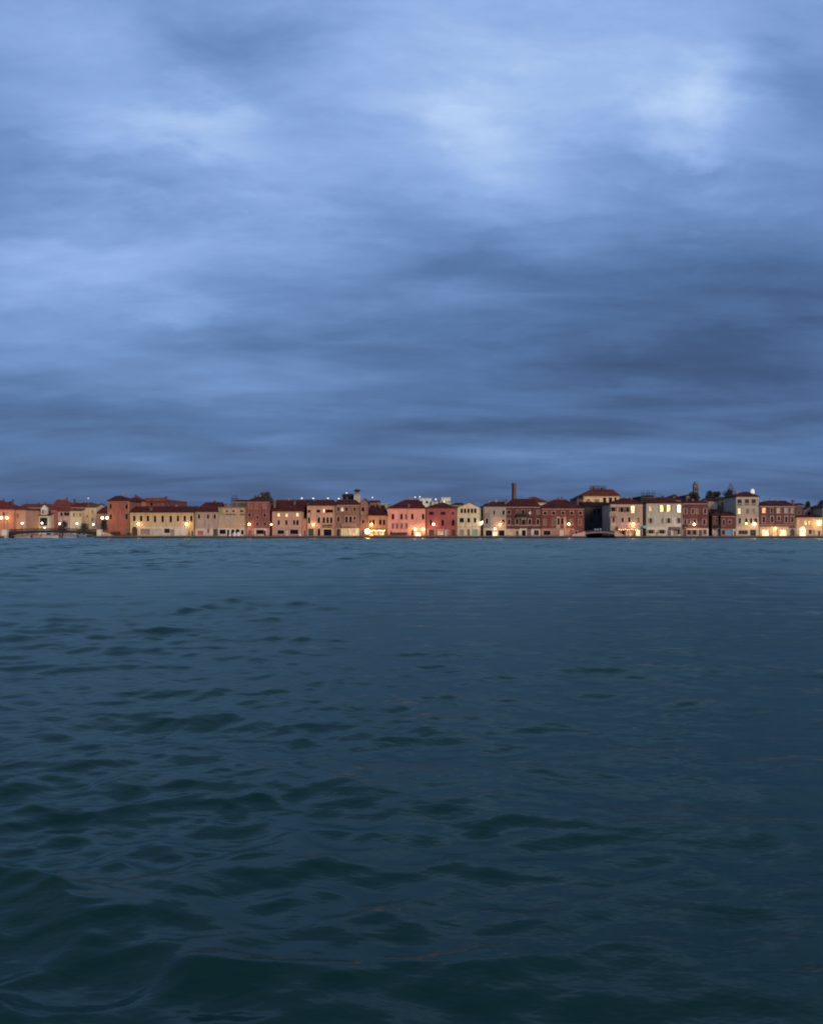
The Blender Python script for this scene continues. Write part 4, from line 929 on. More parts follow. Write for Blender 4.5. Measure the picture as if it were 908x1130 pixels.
def arch_bridge(label, xa, xb, zend, zmid, tend, tmid, Y0, Y1, rgb, ramp_rgb, rampl, rampr, rail_h, railcol):
    root = thing('footbridge', label, 'bridge', ((xa+xb)/2, Y0, 0), 'bridges over the side canals'); off = tuple(root.location)
    n = 20; top = []; bot = []
    for i in range(n+1):
        t = i/n; s = 1-(2*t-1)**2; x = xa+(xb-xa)*t
        top.append((x, zend+(zmid-zend)*s)); bot.append((x, tend+(tmid-tend)*(s**.6)))
    mb = MB()
    for i in range(n):
        a, b, c, d = bot[i], bot[i+1], top[i+1], top[i]
        for y, fl in ((Y0, 0), (Y1, 1)):
            q = [(a[0],y,a[1]),(b[0],y,b[1]),(c[0],y,c[1]),(d[0],y,d[1])]; mb.face(q[::-1] if fl else q)
        mb.face([(d[0],Y0,d[1]),(c[0],Y0,c[1]),(c[0],Y1,c[1]),(d[0],Y1,d[1])]); mb.face([(a[0],Y1,a[1]),(b[0],Y1,b[1]),(b[0],Y0,b[1]),(a[0],Y0,a[1])])
    mb.build('span', plain('bridge_body', rgb), root, off=off)
    mb = MB(); mb2 = MB()
    for y in (Y0+.06, Y1-.12):
        for i in range(n):
            (x0_, z0_), (x1_, z1_) = top[i], top[i+1]
            mb.tube((x0_, y+.04, z0_+rail_h), (x1_, y+.04, z1_+rail_h), .04, n=5, caps=False); mb.tube((x0_, y+.04, z0_+rail_h*.5), (x1_, y+.04, z1_+rail_h*.5), .025, n=5, caps=False)
            for k in range(14):
                t = k/14; x = x0_+(x1_-x0_)*t; z = z0_+(z1_-z0_)*t; mb.tube((x, y+.04, z), (x, y+.04, z+rail_h), .02, n=4, caps=False)
    mb.build('railing', plain('rail_paint', railcol), root, off=off)
    mm = wall_mat(ramp_rgb, 'plaster', 51)
    for (x_out, x_in) in ((rampl, xa), (rampr, xb)):
        mb = MB(); pts = [(x_out, QZ), (x_in, QZ), (x_in, zend+.45), (x_out, QZ+.5)]
        if x_out > x_in: pts = pts[::-1]
        mb.prism_xz(pts, Y0-.12, Y0+.2); mb.build('ramp_parapet', mm, root, off=off)
        mb = MB(); pts = [(x_out, QZ-.3), (x_in, QZ-.3), (x_in, zend), (x_out, QZ+.03)]
        if x_out > x_in: pts = pts[::-1]
        mb.prism_xz(pts, Y0+.203, Y1); mb.build('ramp', PAVE, root, off=off)
    return root
Yb = 302.5
arch_bridge('long low dark steel bridge across the side canal at the left', XB1a, XB1b, 2.25, 2.75, .8, 1.95, Yb, Yb+3, (34, 29, 29), (196, 168, 150), wx(0.5, Yb), wx(124, Yb), .8, (40, 34, 34))
arch_bridge('short flat-arched bridge with pale ramps before the shade-dark canal house', XB2a, XB2b, 2.0, 2.45, 1.2, 1.85, Yb, Yb+3.4, (120, 108, 104), (184, 150, 138), wx(631, Yb), wx(688, Yb), .45, (60, 52, 52))
for lb, a, c in (('white stone pier at the left end of the steel bridge', 1.4, 7.5), ('white stone pier at the right end of the steel bridge', 106.6, 111.6)):
    X0, X1 = wx(a, Yb-1.6), wx(c, Yb-1.6)
    root = thing('bridge_pier', lb, 'pier', ((X0+X1)/2, Yb-1, QZ), 'white piers of the steel bridge'); off = tuple(root.location)
    mb = MB(); mb.box(X0, X1, Yb-1.6, Yb-.2, -1, 3.0); mb.build('shaft', wall_mat((206, 196, 182), 'plaster', 52), root, off=off)
    mb = MB(); mb.box(X0-.08, X1+.08, Yb-1.68, Yb-.16, 3.002, 3.18); mb.build('coping', plain('stone_trim', (200, 188, 170)), root, off=off)
root = thing('railing', 'low dark iron railing along the quay before the red-brown house', 'railing', (wx(126, 301), 301, QZ)); off = tuple(root.location)
mb = MB(); X0, X1 = wx(112, 301), wx(143, 301); mb.box(X0, X1, 300.95, 301.0, QZ+.55, QZ+.62); mb.box(X0, X1, 300.95, 301.0, QZ+.28, QZ+.33); mb.build('rail', IRON, root, off=off)
mb = MB(); x = X0
while x <= X1: mb.box(x, x+.05, 300.95, 301.0, QZ, QZ+.55); x += .6
mb.build('post', IRON, root, off=off)
# three pale tubs on the short bridge
for i, lb in enumerate(('leftmost of the three white tubs on the short bridge', 'middle of the three white tubs on the short bridge', 'rightmost of the three white tubs on the short bridge')):
    px = (656.8, 659.6, 662.6)[i]; x = wx(px, Yb+.5)
    root = thing('flower_tub', lb, 'flower tub', (x, Yb+.6, 2.42), 'white tubs on the short bridge'); off = tuple(root.location)
    mb = MB(); mb.lathe((x, Yb+.6, 2.44), [(.2, 0), (.24, .1), (.32, .6), (.36, .66), (.3, .68)], 12); mb.build('tub', plain('white_paint', (216, 212, 208)), root, off=off)
    mb = MB(); rnd = random.Random(i)
    for k in range(90):
        p = Vector((x+rnd.gauss(0, .16), Yb+.6+rnd.gauss(0, .16), 3.15+abs(rnd.gauss(0, .12)))); u = Vector((rnd.gauss(0,1), rnd.gauss(0,1), rnd.gauss(0,1))).normalized(); w = u.orthogonal().normalized()
        mb.face([p-u*.08, p+w*.05, p+u*.08, p-w*.05])
    mb.build('flowers', plain('white_petals', (196, 196, 190)), root, off=off)

# covered cafe furniture: white tarpaulins over stacked chairs
def cover(label, px, w, h, Y):
    x = wx(px, Y); rnd = random.Random(int(px*10)); mb = MB(); n = 16; prof = [(1.0, 0), (.98, .25), (.86, .6), (.66, .88), (.3, 1.0)]
    b = []
    for k, (rr, t) in enumerate(prof):
        b.append([(x+w*rr*math.cos(2*math.pi*i/n)*(1+.07*math.sin(i*2.7+k)), Y+w*.8*rr*math.sin(2*math.pi*i/n)*(1+.07*math.cos(i*2.1)), QZ+h*t) for i in range(n)])
    for k in range(len(b)-1):
        for i in range(n): j = (i+1) % n; mb.face([b[k][i], b[k][j], b[k+1][j], b[k+1][i]])
    mb.face(b[-1]); o = mb.build('tarpaulin_cover', plain('white_canvas', (226, 218, 206)), off=(x, Y, QZ), smooth=True)
    tag(o, label, 'cover', 'white canvas covers on the quay')
cover('left white canvas cover bulging over cafe chairs before the ochre house', 258.6, .62, 1.35, FY-2.5)
cover('right white canvas cover bulging over cafe chairs before the ochre house', 262.8, .68, 1.4, FY-2.5)
cover('low white canvas heap left of the cafe covers', 253.6, .45, .7, FY-2.5)
cover('small pale heap beside the low salmon house', 331, .45, .8, FY-2.5)
# cafe tables in front of the restaurants
def table(label, px, Y, seed):
    x = wx(px, Y); root = thing('cafe_table', label, 'table', (x, Y, QZ), 'cafe tables on the quay'); off = tuple(root.location)
    mb = MB(); mb.lathe((x, Y, QZ), [(.38, .71), (.4, .73), (.4, .76), (.38, .77)], 12); mb.build('top', plain('table_top', (190, 170, 150)), root, off=off)
    mb = MB(); mb.tube((x, Y, QZ+.02), (x, Y, QZ+.71), .03); mb.lathe((x, Y, QZ), [(.24, 0), (.22, .04), (.05, .06)], 10); mb.build('leg', IRON, root, off=off)
places = ['left end of the orange restaurant', 'left of the middle of the orange restaurant', 'right of the middle of the orange restaurant', 'right end of the orange restaurant']
for i, p in enumerate(places): table('small round cafe table at the ' + p, 409+i*4.6, FY-3.2, i)
for i, p in enumerate(('left edge of the striped awning', 'middle of the striped awning', 'right edge of the striped awning')): table('small round cafe table under the ' + p, 684+i*7.5, FY-1.6, i)

# ================================================================ BOATS
def boat(label, px, Y, L, cab, rgb, rz=0.0, cabc=(214, 212, 208)):
    root = thing('motor_boat', label, 'boat', (wx(px, Y), Y, 0), 'boats moored under the steel bridge', rz=rz)
    mb = MB(); n = 10; rings = []
    for i in range(n+1):
        t = i/n; x = -L/2+L*t; w = .95*(1-max(0, (t-.5)/.5)**2.2)*(.88+.12*min(1, t*6)); sh = .75+.35*max(0, t-.4)
        rings.append([(x, -w, sh), (x, -w*.8, .05), (x, -w*.3, -.3), (x, w*.3, -.3), (x, w*.8, .05), (x, w, sh), (x, w*.85, sh-.12), (x, -w*.85, sh-.12)])
    for a, c in zip(rings, rings[1:]):
        for k in range(8): j = (k+1) % 8; mb.face([a[j], a[k], c[k], c[j]])
    mb.face(rings[0]); mb.face(rings[-1][::-1]); mb.build('hull', plain('boat_paint', rgb), root)
    if cab:
        mb = MB(); mb.prism_xz([(-L*.2, .6), (L*.18, .6), (L*.08, 1.5), (-L*.16, 1.55)], -.65, .65); c = mb.build('cabin', plain('boat_paint', cabc), root)
        mb = MB(); mb.prism_xz([(-L*.13, 1.05), (L*.1, 1.05), (L*.06, 1.4), (-L*.12, 1.42)], -.67, -.652); mb.build('window', glass_dark(), c)
    else:
        mb = MB(); mb.box(-L*.15, -L*.05, -.75, .75, .55, .72); mb.box(L*.1, L*.18, -.7, .7, .6, .75); mb.build('thwart', plain('boat_wood', (110, 84, 60)), root)
    root.scale = (.9, 1.0, 1.2)
    mb = MB(); mb.box(-L/2-.35, -L/2-.02, -.18, .18, .2, 1.05); mb.box(-L/2-.25, -L/2-.12, -.06, .06, -.5, .2); mb.build('outboard_motor', plain('motor_black', (40, 40, 44)), root)
boat('pale grey boat under the left half of the steel bridge', 25, 309, 6.0, False, (236, 222, 214), .15)
boat('white cabin boat in the middle of the steel bridge opening', 55, 308, 6.8, True, (250, 250, 244), 0, (250, 250, 248))
boat('small white boat left of the white cabin boat', 43, 312, 5.0, False, (236, 220, 210), .3)
boat('white and blue cabin boat right of the dark tree under the bridge', 77.5, 309, 5.6, True, (226, 236, 250), 3.2, (250, 250, 250))
boat('blue-grey covered boat near the right pier of the steel bridge', 88.5, 311, 5.0, True, (170, 196, 226), .1, (196, 214, 236))
for lb, px in (('mooring post left of the white cabin boat', 36.6), ('mooring post right of the white cabin boat', 68.6), ('pale mooring post near the right pier', 97.8)):
    x = wx(px, 307); root = thing('mooring_post', lb, 'mooring post', (x, 307, -1), 'mooring posts in the side canal'); off = tuple(root.location)
    mb = MB(); mb.tube((x, 307, -1.5), (x, 307, 1.9), .13, .11, 8); mb.build('shaft', plain('wet_timber', (120, 104, 96)), root, off=off)
    mb = MB(); mb.lathe((x, 307, 1.9), [(.12, 0), (.13, .08), (.06, .2)], 8); mb.build('cap', plain('post_cap', (190, 184, 180)), root, off=off)

# ================================================================ PERSON standing on the quay
def person(label, px, Y, face, h=1.74, coat=(44, 44, 54), trs=(34, 34, 40), step=.12):
    x = wx(px, Y); k = h/1.74
    V = {'pel': (0,0,.95,.15), 'wst': (0,0,1.12,.135), 'chs': (0,.01,1.32,.16), 'nk0': (0,.01,1.46,.07), 'nk1': (0,.0,1.53,.055), 'hd0': (0,-.015,1.60,.085), 'hd1': (0,-.01,1.68,.09), 'hd2': (0,0,1.735,.06),
         'hl': (.10,0,.9,.10), 'kl': (.11,-step*.6,.5,.065), 'al': (.11,-step*.4+.02,.09,.045), 'tl': (.12,-step*.4-.16,.04,.035), 'hr': (-.10,0,.9,.10), 'kr': (-.11,step*.2,.5,.065), 'ar': (-.11,step+.03,.1,.045), 'tr': (-.12,step-.14,.04,.035),
         'sl': (.19,.01,1.40,.065), 'el': (.25,.04,1.12,.05), 'wl': (.26,-.05,.88,.032), 'fl': (.26,-.09,.79,.03), 'sr': (-.19,.01,1.40,.065), 'er': (-.25,.05,1.12,.05), 'wr': (-.24,-.08,.9,.032), 'fr': (-.24,-.12,.81,.03)}
    E = [('pel','wst'),('wst','chs'),('chs','nk0'),('nk0','nk1'),('nk1','hd0'),('hd0','hd1'),('hd1','hd2'),('pel','hl'),('hl','kl'),('kl','al'),('al','tl'),('pel','hr'),('hr','kr'),('kr','ar'),('ar','tr'),('chs','sl'),('sl','el'),('el','wl'),('wl','fl'),('chs','sr'),('sr','er'),('er','wr'),('wr','fr')]
    names = list(V); me = bpy.data.meshes.new('person'); me.from_pydata([tuple(c*k for c in V[n][:3]) for n in names], [(names.index(a), names.index(b)) for a, b in E], [])
    o = bpy.data.objects.new('person', me); COL.objects.link(o); o.location = (x, Y, QZ); o.rotation_euler.z = face
    md = o.modifiers.new('skin', 'SKIN'); sv = me.skin_vertices[0].data
    for i, n in enumerate(names): sv[i].radius = (V[n][3]*k, V[n][3]*k*(.75 if n in ('pel','wst','chs') else 1)); sv[i].use_root = (n == 'pel')
    o.modifiers.new('sub', 'SUBSURF').levels = 1; o.modifiers['sub'].render_levels = 1
    m, nt, p = new_mat('clothed_figure')       # skin on face and hands, dark coat above, dark trousers below
    tc = N(nt, 'ShaderNodeTexCoord'); sx = N(nt, 'ShaderNodeSeparateXYZ'); nt.links.new(tc.outputs['Object'], sx.inputs[0])
    g1 = ramp(nt, sx.outputs[2], 1.50*k, 1.51*k); g2 = ramp(nt, sx.outputs[2], .88*k, .9*k)
    c = mixrgb(nt, g1, mixrgb(nt, g2, A(*trs), A(*coat)), (.42, .27, .2)); nt.links.new(c, p.inputs['Base Color']); p.inputs['Roughness'].default_value = .85
    me.materials.append(m); tag(o, label, 'person')
    mb = MB(); mb.lathe((0, .015*k, 1.62*k), [(.085*k, 0), (.11*k, .06*k), (.108*k, .12*k), (.07*k, .17*k), (.02*k, .185*k)], 12)
    hr_ = mb.build('hair', plain('dark_hair', (34, 26, 22)), o, smooth=True)
    mb = MB(); mb.lathe((0, 0, .78*k), [(.215*k, 0), (.19*k, .2*k), (.17*k, .38*k), (.2*k, .56*k), (.12*k, .69*k)], 14); mb.build('coat', plain('dark_coat', coat), o, smooth=True)
    for sx_ in (.035, -.035):
        mb = MB(); mb.lathe((sx_*k, -.098*k, 1.645*k), [(.006, -.006), (.012, 0), (.006, .006)], 6); mb.build('eye', plain('eye_dark', (20, 16, 14)), o)
    mb = MB(); mb.prism_xz([(-.014*k, 1.6*k), (.014*k, 1.6*k), (0, 1.64*k)], -.125*k, -.08*k); mb.build('nose', plain('skin_tone', (.42, .27, .2), raw=True), o)
    return o
person('person in dark clothes standing on the quay before the pale grey house', 724.6, 302.6, .3)
person('person in a brown jacket by the door of the long yellow house', 208.6, 304.6, 1.2, 1.7, (96, 66, 50), (50, 44, 46), .16)

# ================================================================ WATER
def build_water():
    rng = np.random.default_rng(5)
    # rows get coarser with distance; the sheet reaches far past the land on every side
    y = [1.2]
    while y[-1] < 299.0: y.append(y[-1] + max(.026, min(.5, y[-1]**2/(F*CAM_H)/1.25)))
    ys = np.array([-2500., -400., -60., -8., -1.] + y + [300.5, 340., 900., 3500.])
    nu = 560; u = np.linspace(-1, 1, nu)
    ex = np.array([12., 60., 300., 1500.])
    W = np.clip(ys, 1.2, 345) * .62 + 3.2
    xs = np.concatenate([np.repeat(-W[:, None], 4, 1) - ex[::-1][None, :], W[:, None]*u[None, :], np.repeat(W[:, None], 4, 1) + ex[None, :]], 1)
    Yg = np.repeat(ys[:, None], xs.shape[1], 1).astype(float); X = xs
    Z = np.zeros_like(X); DX = np.zeros_like(X); DY = np.zeros_like(X)
    dy = np.gradient(ys)[:, None]; dx = np.gradient(xs, axis=1)
    sp = np.maximum(np.abs(dy)*1.0, np.abs(dx))
    # gust patches: calmer and rougher water
    pat = np.zeros_like(X)
    for k in range(10):
        L = rng.uniform(9, 40); a = rng.uniform(0, math.pi); pat += np.sin((X*math.cos(a)+Yg*math.sin(a))*2*math.pi/L + rng.uniform(0, 6.28))
    pat = 1.0 + .16*pat
    pat = .9*np.clip(pat, .45, 1.6)
    pat *= 1.0 - .028*np.clip(X*25/np.maximum(Yg, 6), -10, 4)
    pat *= 1.0 + .45*np.clip((Yg-30)/90, 0, 1)     # rougher towards the left
    main = math.radians(-84)
    comps = []
    for L, n, slope in ((6.0, 5, .016), (3.4, 8, .034), (2.1, 12, .050), (1.3, 16, .070), (.8, 24, .088), (.46, 30, .084), (.26, 28, .052)):
        for i in range(n):
            l = L*rng.uniform(.72, 1.35); a = main + rng.normal(0, .46 if L > 2 else .6); k = 2*math.pi/l
            amp = slope/k/math.sqrt(n)*1.5; comps.append((k, a, amp*rng.uniform(.6, 1.3), rng.uniform(0, 6.28)))
    # slow warp of the sheet breaks up straight crests
    wxp = .35*np.sin(X*.31+1.3*np.sin(Yg*.23)+.5) + .22*np.sin(Yg*.52+X*.17); wyp = .35*np.sin(Yg*.27+1.1*np.sin(X*.29)) + .25*np.sin(X*.47-Yg*.11+2.)
    Xs, Ys_ = X+wxp, Yg+wyp
    for k, a, amp, ph in comps:
        lam = 2*math.pi/k; fade = np.clip((lam/sp-1.7)/1.7, 0, 1)
        if not fade.any(): continue
        c, s = math.cos(a), math.sin(a); th = k*(Xs*c+Ys_*s)+ph; A_ = amp*fade*pat
        Z += A_*np.sin(th); DX += .85*A_*np.cos(th)*c; DY += .85*A_*np.cos(th)*s
    X2, Y2 = X+DX, Yg+DY
    nr, nc = X.shape
    co = np.stack([X2, Y2, Z], -1).reshape(-1, 3)
    idx = np.arange(nr*nc).reshape(nr, nc)
    q = np.stack([idx[:-1, :-1], idx[:-1, 1:], idx[1:, 1:], idx[1:, :-1]], -1).reshape(-1, 4)
    me = bpy.data.meshes.new('water'); me.vertices.add(len(co)); me.vertices.foreach_set('co', co.ravel())
    me.loops.add(q.size); me.loops.foreach_set('vertex_index', q.ravel().astype(np.int32))
    me.polygons.add(len(q)); me.polygons.foreach_set('loop_start', np.arange(0, q.size, 4, dtype=np.int32)); me.polygons.foreach_set('loop_total', np.full(len(q), 4, dtype=np.int32))
    me.polygons.foreach_set('use_smooth', np.ones(len(q), dtype=bool)); me.update(); me.validate()
    o = bpy.data.objects.new('water', me); COL.objects.link(o); tag(o, kind='structure')
    m, nt, p = new_mat('lagoon_water'); nt.nodes.remove(p)
    body = N(nt, 'ShaderNodeBsdfDiffuse', Color=(.0015, .019, .015, 1)); gl = N(nt, 'ShaderNodeBsdfGlossy', Color=(.76, .93, .88, 1))
    fr = N(nt, 'ShaderNodeFresnel', IOR=1.27); mx = N(nt, 'ShaderNodeMixShader')
    # small waves hide one another at grazing angles, so the sheet never becomes a full mirror
    q1 = N(nt, 'ShaderNodeMath', operation='MULTIPLY_ADD'); nt.links.new(fr.outputs[0], q1.inputs[0]); q1.inputs[1].default_value = 1.1; q1.inputs[2].default_value = 1.0
    q2 = N(nt, 'ShaderNodeMath', operation='DIVIDE'); nt.links.new(fr.outputs[0], q2.inputs[0]); nt.links.new(q1.outputs[0], q2.inputs[1])
    q3 = N(nt, 'ShaderNodeMath', operation='MULTIPLY'); nt.links.new(q2.outputs[0], q3.inputs[0]); q3.inputs[1].default_value = 1.06
    nt.links.new(q3.outputs[0], mx.inputs[0]); nt.links.new(body.outputs[0], mx.inputs[1]); nt.links.new(gl.outputs[0], mx.inputs[2])
    nt.links.new(mx.outputs[0], nt.nodes['Material Output'].inputs['Surface'])
    g = N(nt, 'ShaderNodeNewGeometry')
    cd = N(nt, 'ShaderNodeVectorMath', operation='LENGTH'); nt.links.new(g.outputs['Position'], cd.inputs[0])
    # unresolved ripples: rougher where the sheet itself carries no small waves
    nt.links.new(ramp(nt, cd.outputs['Value'], 12, 120, .19, .34), gl.inputs['Roughness'])
    mp = N(nt, 'ShaderNodeMapping'); mp.inputs['Rotation'].default_value = (0, 0, .3); mp.inputs['Scale'].default_value = (.55, 1.0, 1.0); nt.links.new(g.outputs['Position'], mp.inputs['Vector'])
    n1 = N(nt, 'ShaderNodeTexNoise', Scale=3.4, Detail=3.0, Roughness=.55); nt.links.new(mp.outputs[0], n1.inputs['Vector'])
    n2 = N(nt, 'ShaderNodeTexNoise', Scale=.42, Detail=3.5, Roughness=.55); nt.links.new(mp.outputs[0], n2.inputs['Vector'])
    b1 = N(nt, 'ShaderNodeBump', Strength=1.0); b1.inputs['Distance'].default_value = .03; nt.links.new(n1.outputs[0], b1.inputs['Height'])
    mg = N(nt, 'ShaderNodeMapping'); mg.inputs['Scale'].default_value = (.4, 1.0, 1.0); nt.links.new(g.outputs['Position'], mg.inputs['Vector'])
    n3 = N(nt, 'ShaderNodeTexNoise', Scale=.045, Detail=5.0, Roughness=.6); nt.links.new(mg.outputs[0], n3.inputs['Vector'])      # wind patches
    gm = N(nt, 'ShaderNodeMath', operation='MULTIPLY'); nt.links.new(ramp(nt, cd.outputs['Value'], 24, 110, 0.0, .5), gm.inputs[0]); nt.links.new(ramp(nt, n3.outputs[0], .38, .62, .25, 1.5), gm.inputs[1])
    b2 = N(nt, 'ShaderNodeBump', Strength=1.0); nt.links.new(gm.outputs[0], b2.inputs['Distance']); nt.links.new(n2.outputs[0], b2.inputs['Height']); nt.links.new(b1.outputs[0], b2.inputs['Normal'])
    for q in (body, gl, fr): nt.links.new(b2.outputs[0], q.inputs['Normal'])
    me.materials.append(m)
build_water()

# ================================================================ SKY
SUN_EL, SUN_AZ = R(14), R(152)      # azimuth clockwise from +Y: low behind the camera, to the right
def build_world():
    w = bpy.data.worlds.new('World'); S.world = w; w.use_nodes = True
    nt = w.node_tree; nt.nodes.clear(); L = nt.links
    def V(x):
        return x
    def M(op, a, b=None, c=None, clamp=False):
        n = nt.nodes.new('ShaderNodeMath'); n.operation = op; n.use_clamp = clamp
        for i, v in enumerate((a, b, c)):
            if v is None: continue
            if isinstance(v, (int, float)): n.inputs[i].default_value = v
            else: L.new(v, n.inputs[i])
        return n.outputs[0]
    def MR(v, a, b, lo=0., hi=1., smooth=True):
        n = nt.nodes.new('ShaderNodeMapRange'); n.clamp = True
        if smooth: n.interpolation_type = 'SMOOTHSTEP'
        for k, q in (('From Min', a), ('From Max', b), ('To Min', lo), ('To Max', hi)): n.inputs[k].default_value = q
        L.new(v, n.inputs['Value']); return n.outputs[0]
    tc = nt.nodes.new('ShaderNodeTexCoord'); sep = nt.nodes.new('ShaderNodeSeparateXYZ'); L.new(tc.outputs['Generated'], sep.inputs[0])
    x, y, z = sep.outputs
    zc = M('MAXIMUM', z, 0.0)
    den = M('ADD', zc, .17)
    cu, cv = M('DIVIDE', x, den), M('DIVIDE', y, den)
    comb = nt.nodes.new('ShaderNodeCombineXYZ'); L.new(cu, comb.inputs[0]); L.new(cv, comb.inputs[1])
    def noise(scale, sx, sy, rot, det, rough, loc=(0, 0, 0), dist=0.0):
        mp = nt.nodes.new('ShaderNodeMapping'); mp.inputs['Scale'].default_value = (sx, sy, 1); mp.inputs['Rotation'].default_value = (0, 0, rot); mp.inputs['Location'].default_value = loc
        L.new(comb.outputs[0], mp.inputs['Vector'])
        n = nt.nodes.new('ShaderNodeTexNoise'); n.inputs['Scale'].default_value = scale; n.inputs['Detail'].default_value = det; n.inputs['Roughness'].default_value = rough; n.inputs['Distortion'].default_value = dist
        L.new(mp.outputs[0], n.inputs['Vector']); return n.outputs[0]
    big = noise(.9, .75, 1.0, .35, 4.0, .5, (3.1, 1.7, 0), .5)
    mid = noise(2.1, .5, 1.15, .5, 5.0, .55, (7.3, 2.2, 0), .4)
    fine = noise(5.0, .45, 1.2, .42, 5.0, .55, (1.3, 9.2, 0), .4)
    # thin and thick places of the cloud deck, in horizontal/vertical slope coordinates
    yy = M('MAXIMUM', y, .05); front = MR(y, .05, .35)
    wa = noise(3.2, .8, 1.0, .1, 5.0, .6, (11., 4., 0), .2); wb = noise(3.2, .8, 1.0, .1, 5.0, .6, (2., 14., 0), .2)
    a_ = M('ADD', M('DIVIDE', x, yy), M('MULTIPLY', M('SUBTRACT', wa, .5), .22)); e_ = M('ADD', M('DIVIDE', z, yy), M('MULTIPLY', M('MULTIPLY', M('SUBTRACT', wb, .5), .22), MR(z, .02, .4)))
    def G(px, py, sx, sy, amp, rot=0.0):
        cx_, cz_ = (px-CX)/F, (HZ-py)/F
        dx, dz = M('SUBTRACT', a_, cx_), M('SUBTRACT', e_, cz_)
        c, s = math.cos(rot), math.sin(rot)
        p = M('DIVIDE', M('ADD', M('MULTIPLY', dx, c), M('MULTIPLY', dz, s)), sx/F); q = M('DIVIDE', M('SUBTRACT', M('MULTIPLY', dz, c), M('MULTIPLY', dx, s)), sy/F)
        r2 = M('ADD', M('MULTIPLY', p, p), M('MULTIPLY', q, q))
        return M('MULTIPLY', M('EXPONENT', M('MULTIPLY', r2, -1.0)), amp)
    spots = [(600,120,260,100,.19,0), (525,122,52,42,.17,-.6), (775,108,64,46,.20,.5), (745,150,60,30,.08,-.5), (400,90,70,50,.08,0), (540,190,110,50,.07,0), (90,95,130,60,.06,-.4), (230,160,120,40,.10,-.5), (150,280,200,60,.10,0), (205,352,60,11,.07,-.05),
             (60,330,160,70,.08,0), (320,250,90,40,.05,-.4), (430,330,160,40,.04,0),
             (300,50,190,70,-.12,-.3), (250,190,170,22,-.06,-.3), (870,60,120,110,-.12,0), (700,30,120,50,-.06,0), (790,392,240,52,-.21,.10), (800,310,190,40,-.09,.1), (600,470,160,16,-.09,.05), (880,465,70,16,-.12,.1), (120,548,260,22,-.07,0), (620,545,260,16,-.04,0), (300,470,240,20,-.05,0),
             (500,500,220,10,.06,0), (330,485,260,8,.05,0), (640,440,130,14,.05,.03), (100,430,220,12,.04,0), (120,190,110,18,-.05,-.3), (250,225,120,18,-.05,-.35), (640,250,200,34,-.05,.0), (560,300,180,30,-.04,0)]
    tot = None
    for sp in spots:
        g = G(*sp); tot = g if tot is None else M('ADD', tot, g)
    tot = M('MULTIPLY', tot, front)
    n_ = M('ADD', M('ADD', M('MULTIPLY', M('SUBTRACT', big, .5), .34), M('MULTIPLY', M('SUBTRACT', mid, .5), .32)), M('MULTIPLY', M('MULTIPLY', M('SUBTRACT', fine, .5), .27), MR(z, .03, .4, .35, 1.)))
    cd2 = nt.nodes.new('ShaderNodeCombineXYZ'); L.new(a_, cd2.inputs[0]); L.new(e_, cd2.inputs[1])
    mp3 = nt.nodes.new('ShaderNodeMapping'); mp3.inputs['Rotation'].default_value = (0, 0, R(22)); mp3.inputs['Location'].default_value = (5.3, 2.9, 0); mp3.inputs['Scale'].default_value = (2.0, 8.0, 1); L.new(cd2.outputs[0], mp3.inputs['Vector'])
    dn = nt.nodes.new('ShaderNodeTexNoise'); dn.inputs['Scale'].default_value = 1.0; dn.inputs['Detail'].default_value = 5.0; dn.inputs['Roughness'].default_value = .55; L.new(mp3.outputs[0], dn.inputs['Vector'])
    n_ = M('ADD', n_, M('MULTIPLY', M('MULTIPLY', M('SUBTRACT', dn.outputs[0], .5), .30), M('MULTIPLY', front, MR(z, .12, .35))))
    lift = MR(z, -.0, .5, .25, .60, False)
    # to the back, where the sun went down, the deck is brighter and warmer
    dens = M('ADD', M('ADD', lift, n_), tot)
    cr = nt.nodes.new('ShaderNodeValToRGB'); L.new(dens, cr.inputs[0]); el = cr.color_ramp.elements
    stops = [(0.0, (46, 63, 93)), (.2, (67, 93, 136)), (.35, (88, 121, 171)), (.5, (116, 150, 203)), (.65, (147, 180, 234)), (.85, (188, 215, 253)), (1.0, (216, 236, 255))]
    el[0].position = 0; el[0].color = (*[lin(v) for v in stops[0][1]], 1); el[1].position = 1; el[1].color = (*[lin(v) for v in stops[-1][1]], 1)
    for p_, c_ in stops[1:-1]:
        e = el.new(p_); e.color = (*[lin(v) for v in c_], 1)
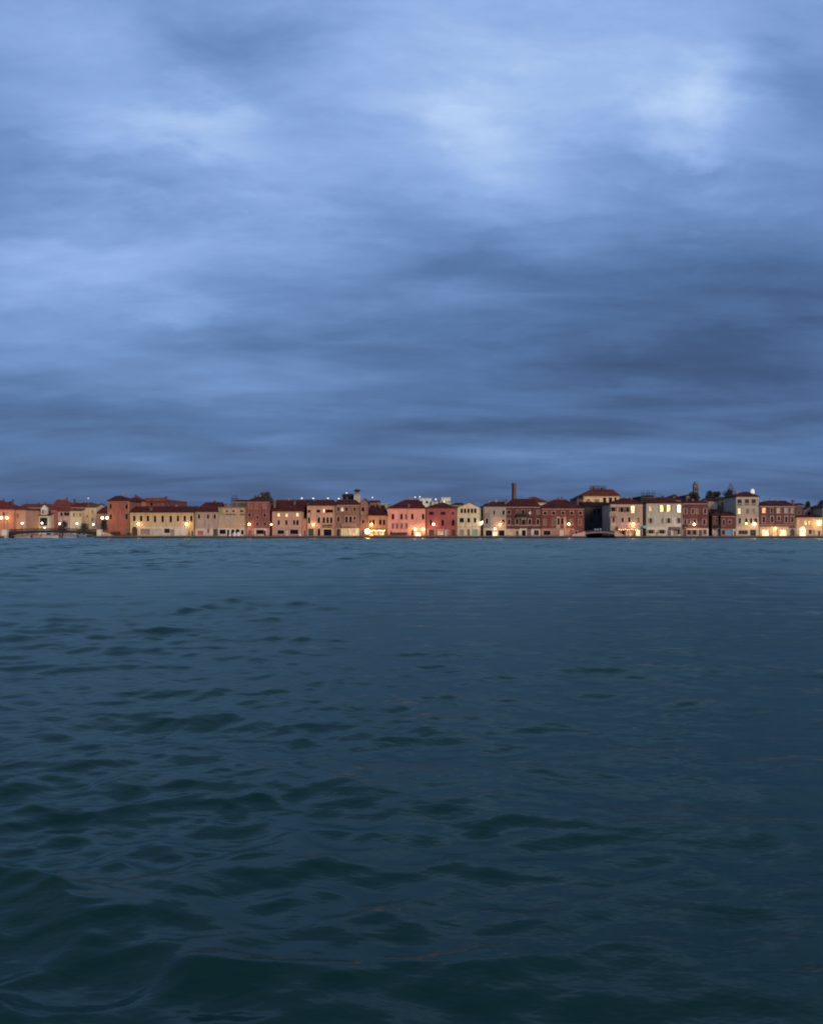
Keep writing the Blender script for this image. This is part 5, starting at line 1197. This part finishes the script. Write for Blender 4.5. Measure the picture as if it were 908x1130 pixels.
    sky = nt.nodes.new('ShaderNodeTexSky'); sky.sky_type = 'NISHITA'; sky.sun_disc = False; sky.sun_elevation = SUN_EL; sky.sun_rotation = SUN_AZ
    b1 = nt.nodes.new('ShaderNodeBackground'); L.new(sky.outputs[0], b1.inputs[0]); b1.inputs[1].default_value = .05
    b2 = nt.nodes.new('ShaderNodeBackground'); L.new(cr.outputs[0], b2.inputs[0]); b2.inputs[1].default_value = 1.0
    mx = nt.nodes.new('ShaderNodeMixShader'); mx.inputs[0].default_value = .93     # nearly closed cloud deck in front of the clear sky
    L.new(b1.outputs[0], mx.inputs[1]); L.new(b2.outputs[0], mx.inputs[2])
    out = nt.nodes.new('ShaderNodeOutputWorld'); L.new(mx.outputs[0], out.inputs[0])
build_world()

sl = bpy.data.lights.new('sun', 'SUN'); sl.energy = 2.4; sl.angle = R(24); sl.color = (1.0, .74, .50)
so = bpy.data.objects.new('sun', sl); COL.objects.link(so)
d = Vector((math.sin(SUN_AZ)*math.cos(SUN_EL), math.cos(SUN_AZ)*math.cos(SUN_EL), math.sin(SUN_EL)))
so.rotation_euler = (-d).to_track_quat('-Z', 'Y').to_euler()

# ================================================================ CAMERA AND OUTPUT
cd_ = bpy.data.cameras.new('camera'); cam = bpy.data.objects.new('camera', cd_); COL.objects.link(cam); S.camera = cam
cam.location = (0, 0, CAM_H); cam.rotation_euler = (R(90), 0, 0)
cd_.sensor_fit = 'HORIZONTAL'; cd_.sensor_width = 36.0; cd_.lens = 36.0*F/908.0
cd_.shift_y = (HZ-565.0)/908.0
cd_.clip_start = .1; cd_.clip_end = 6000
S.view_settings.view_transform = 'Standard'; S.view_settings.look = 'None'; S.view_settings.exposure = 0; S.view_settings.gamma = 1
S.render.engine = 'CYCLES'
S.cycles.use_denoising = True; S.cycles.filter_width = 1.9; S.cycles.max_bounces = 5; S.cycles.diffuse_bounces = 2; S.cycles.glossy_bounces = 3
S.cycles.sample_clamp_indirect = 1.3; S.cycles.caustics_reflective = False; S.cycles.caustics_refractive = False
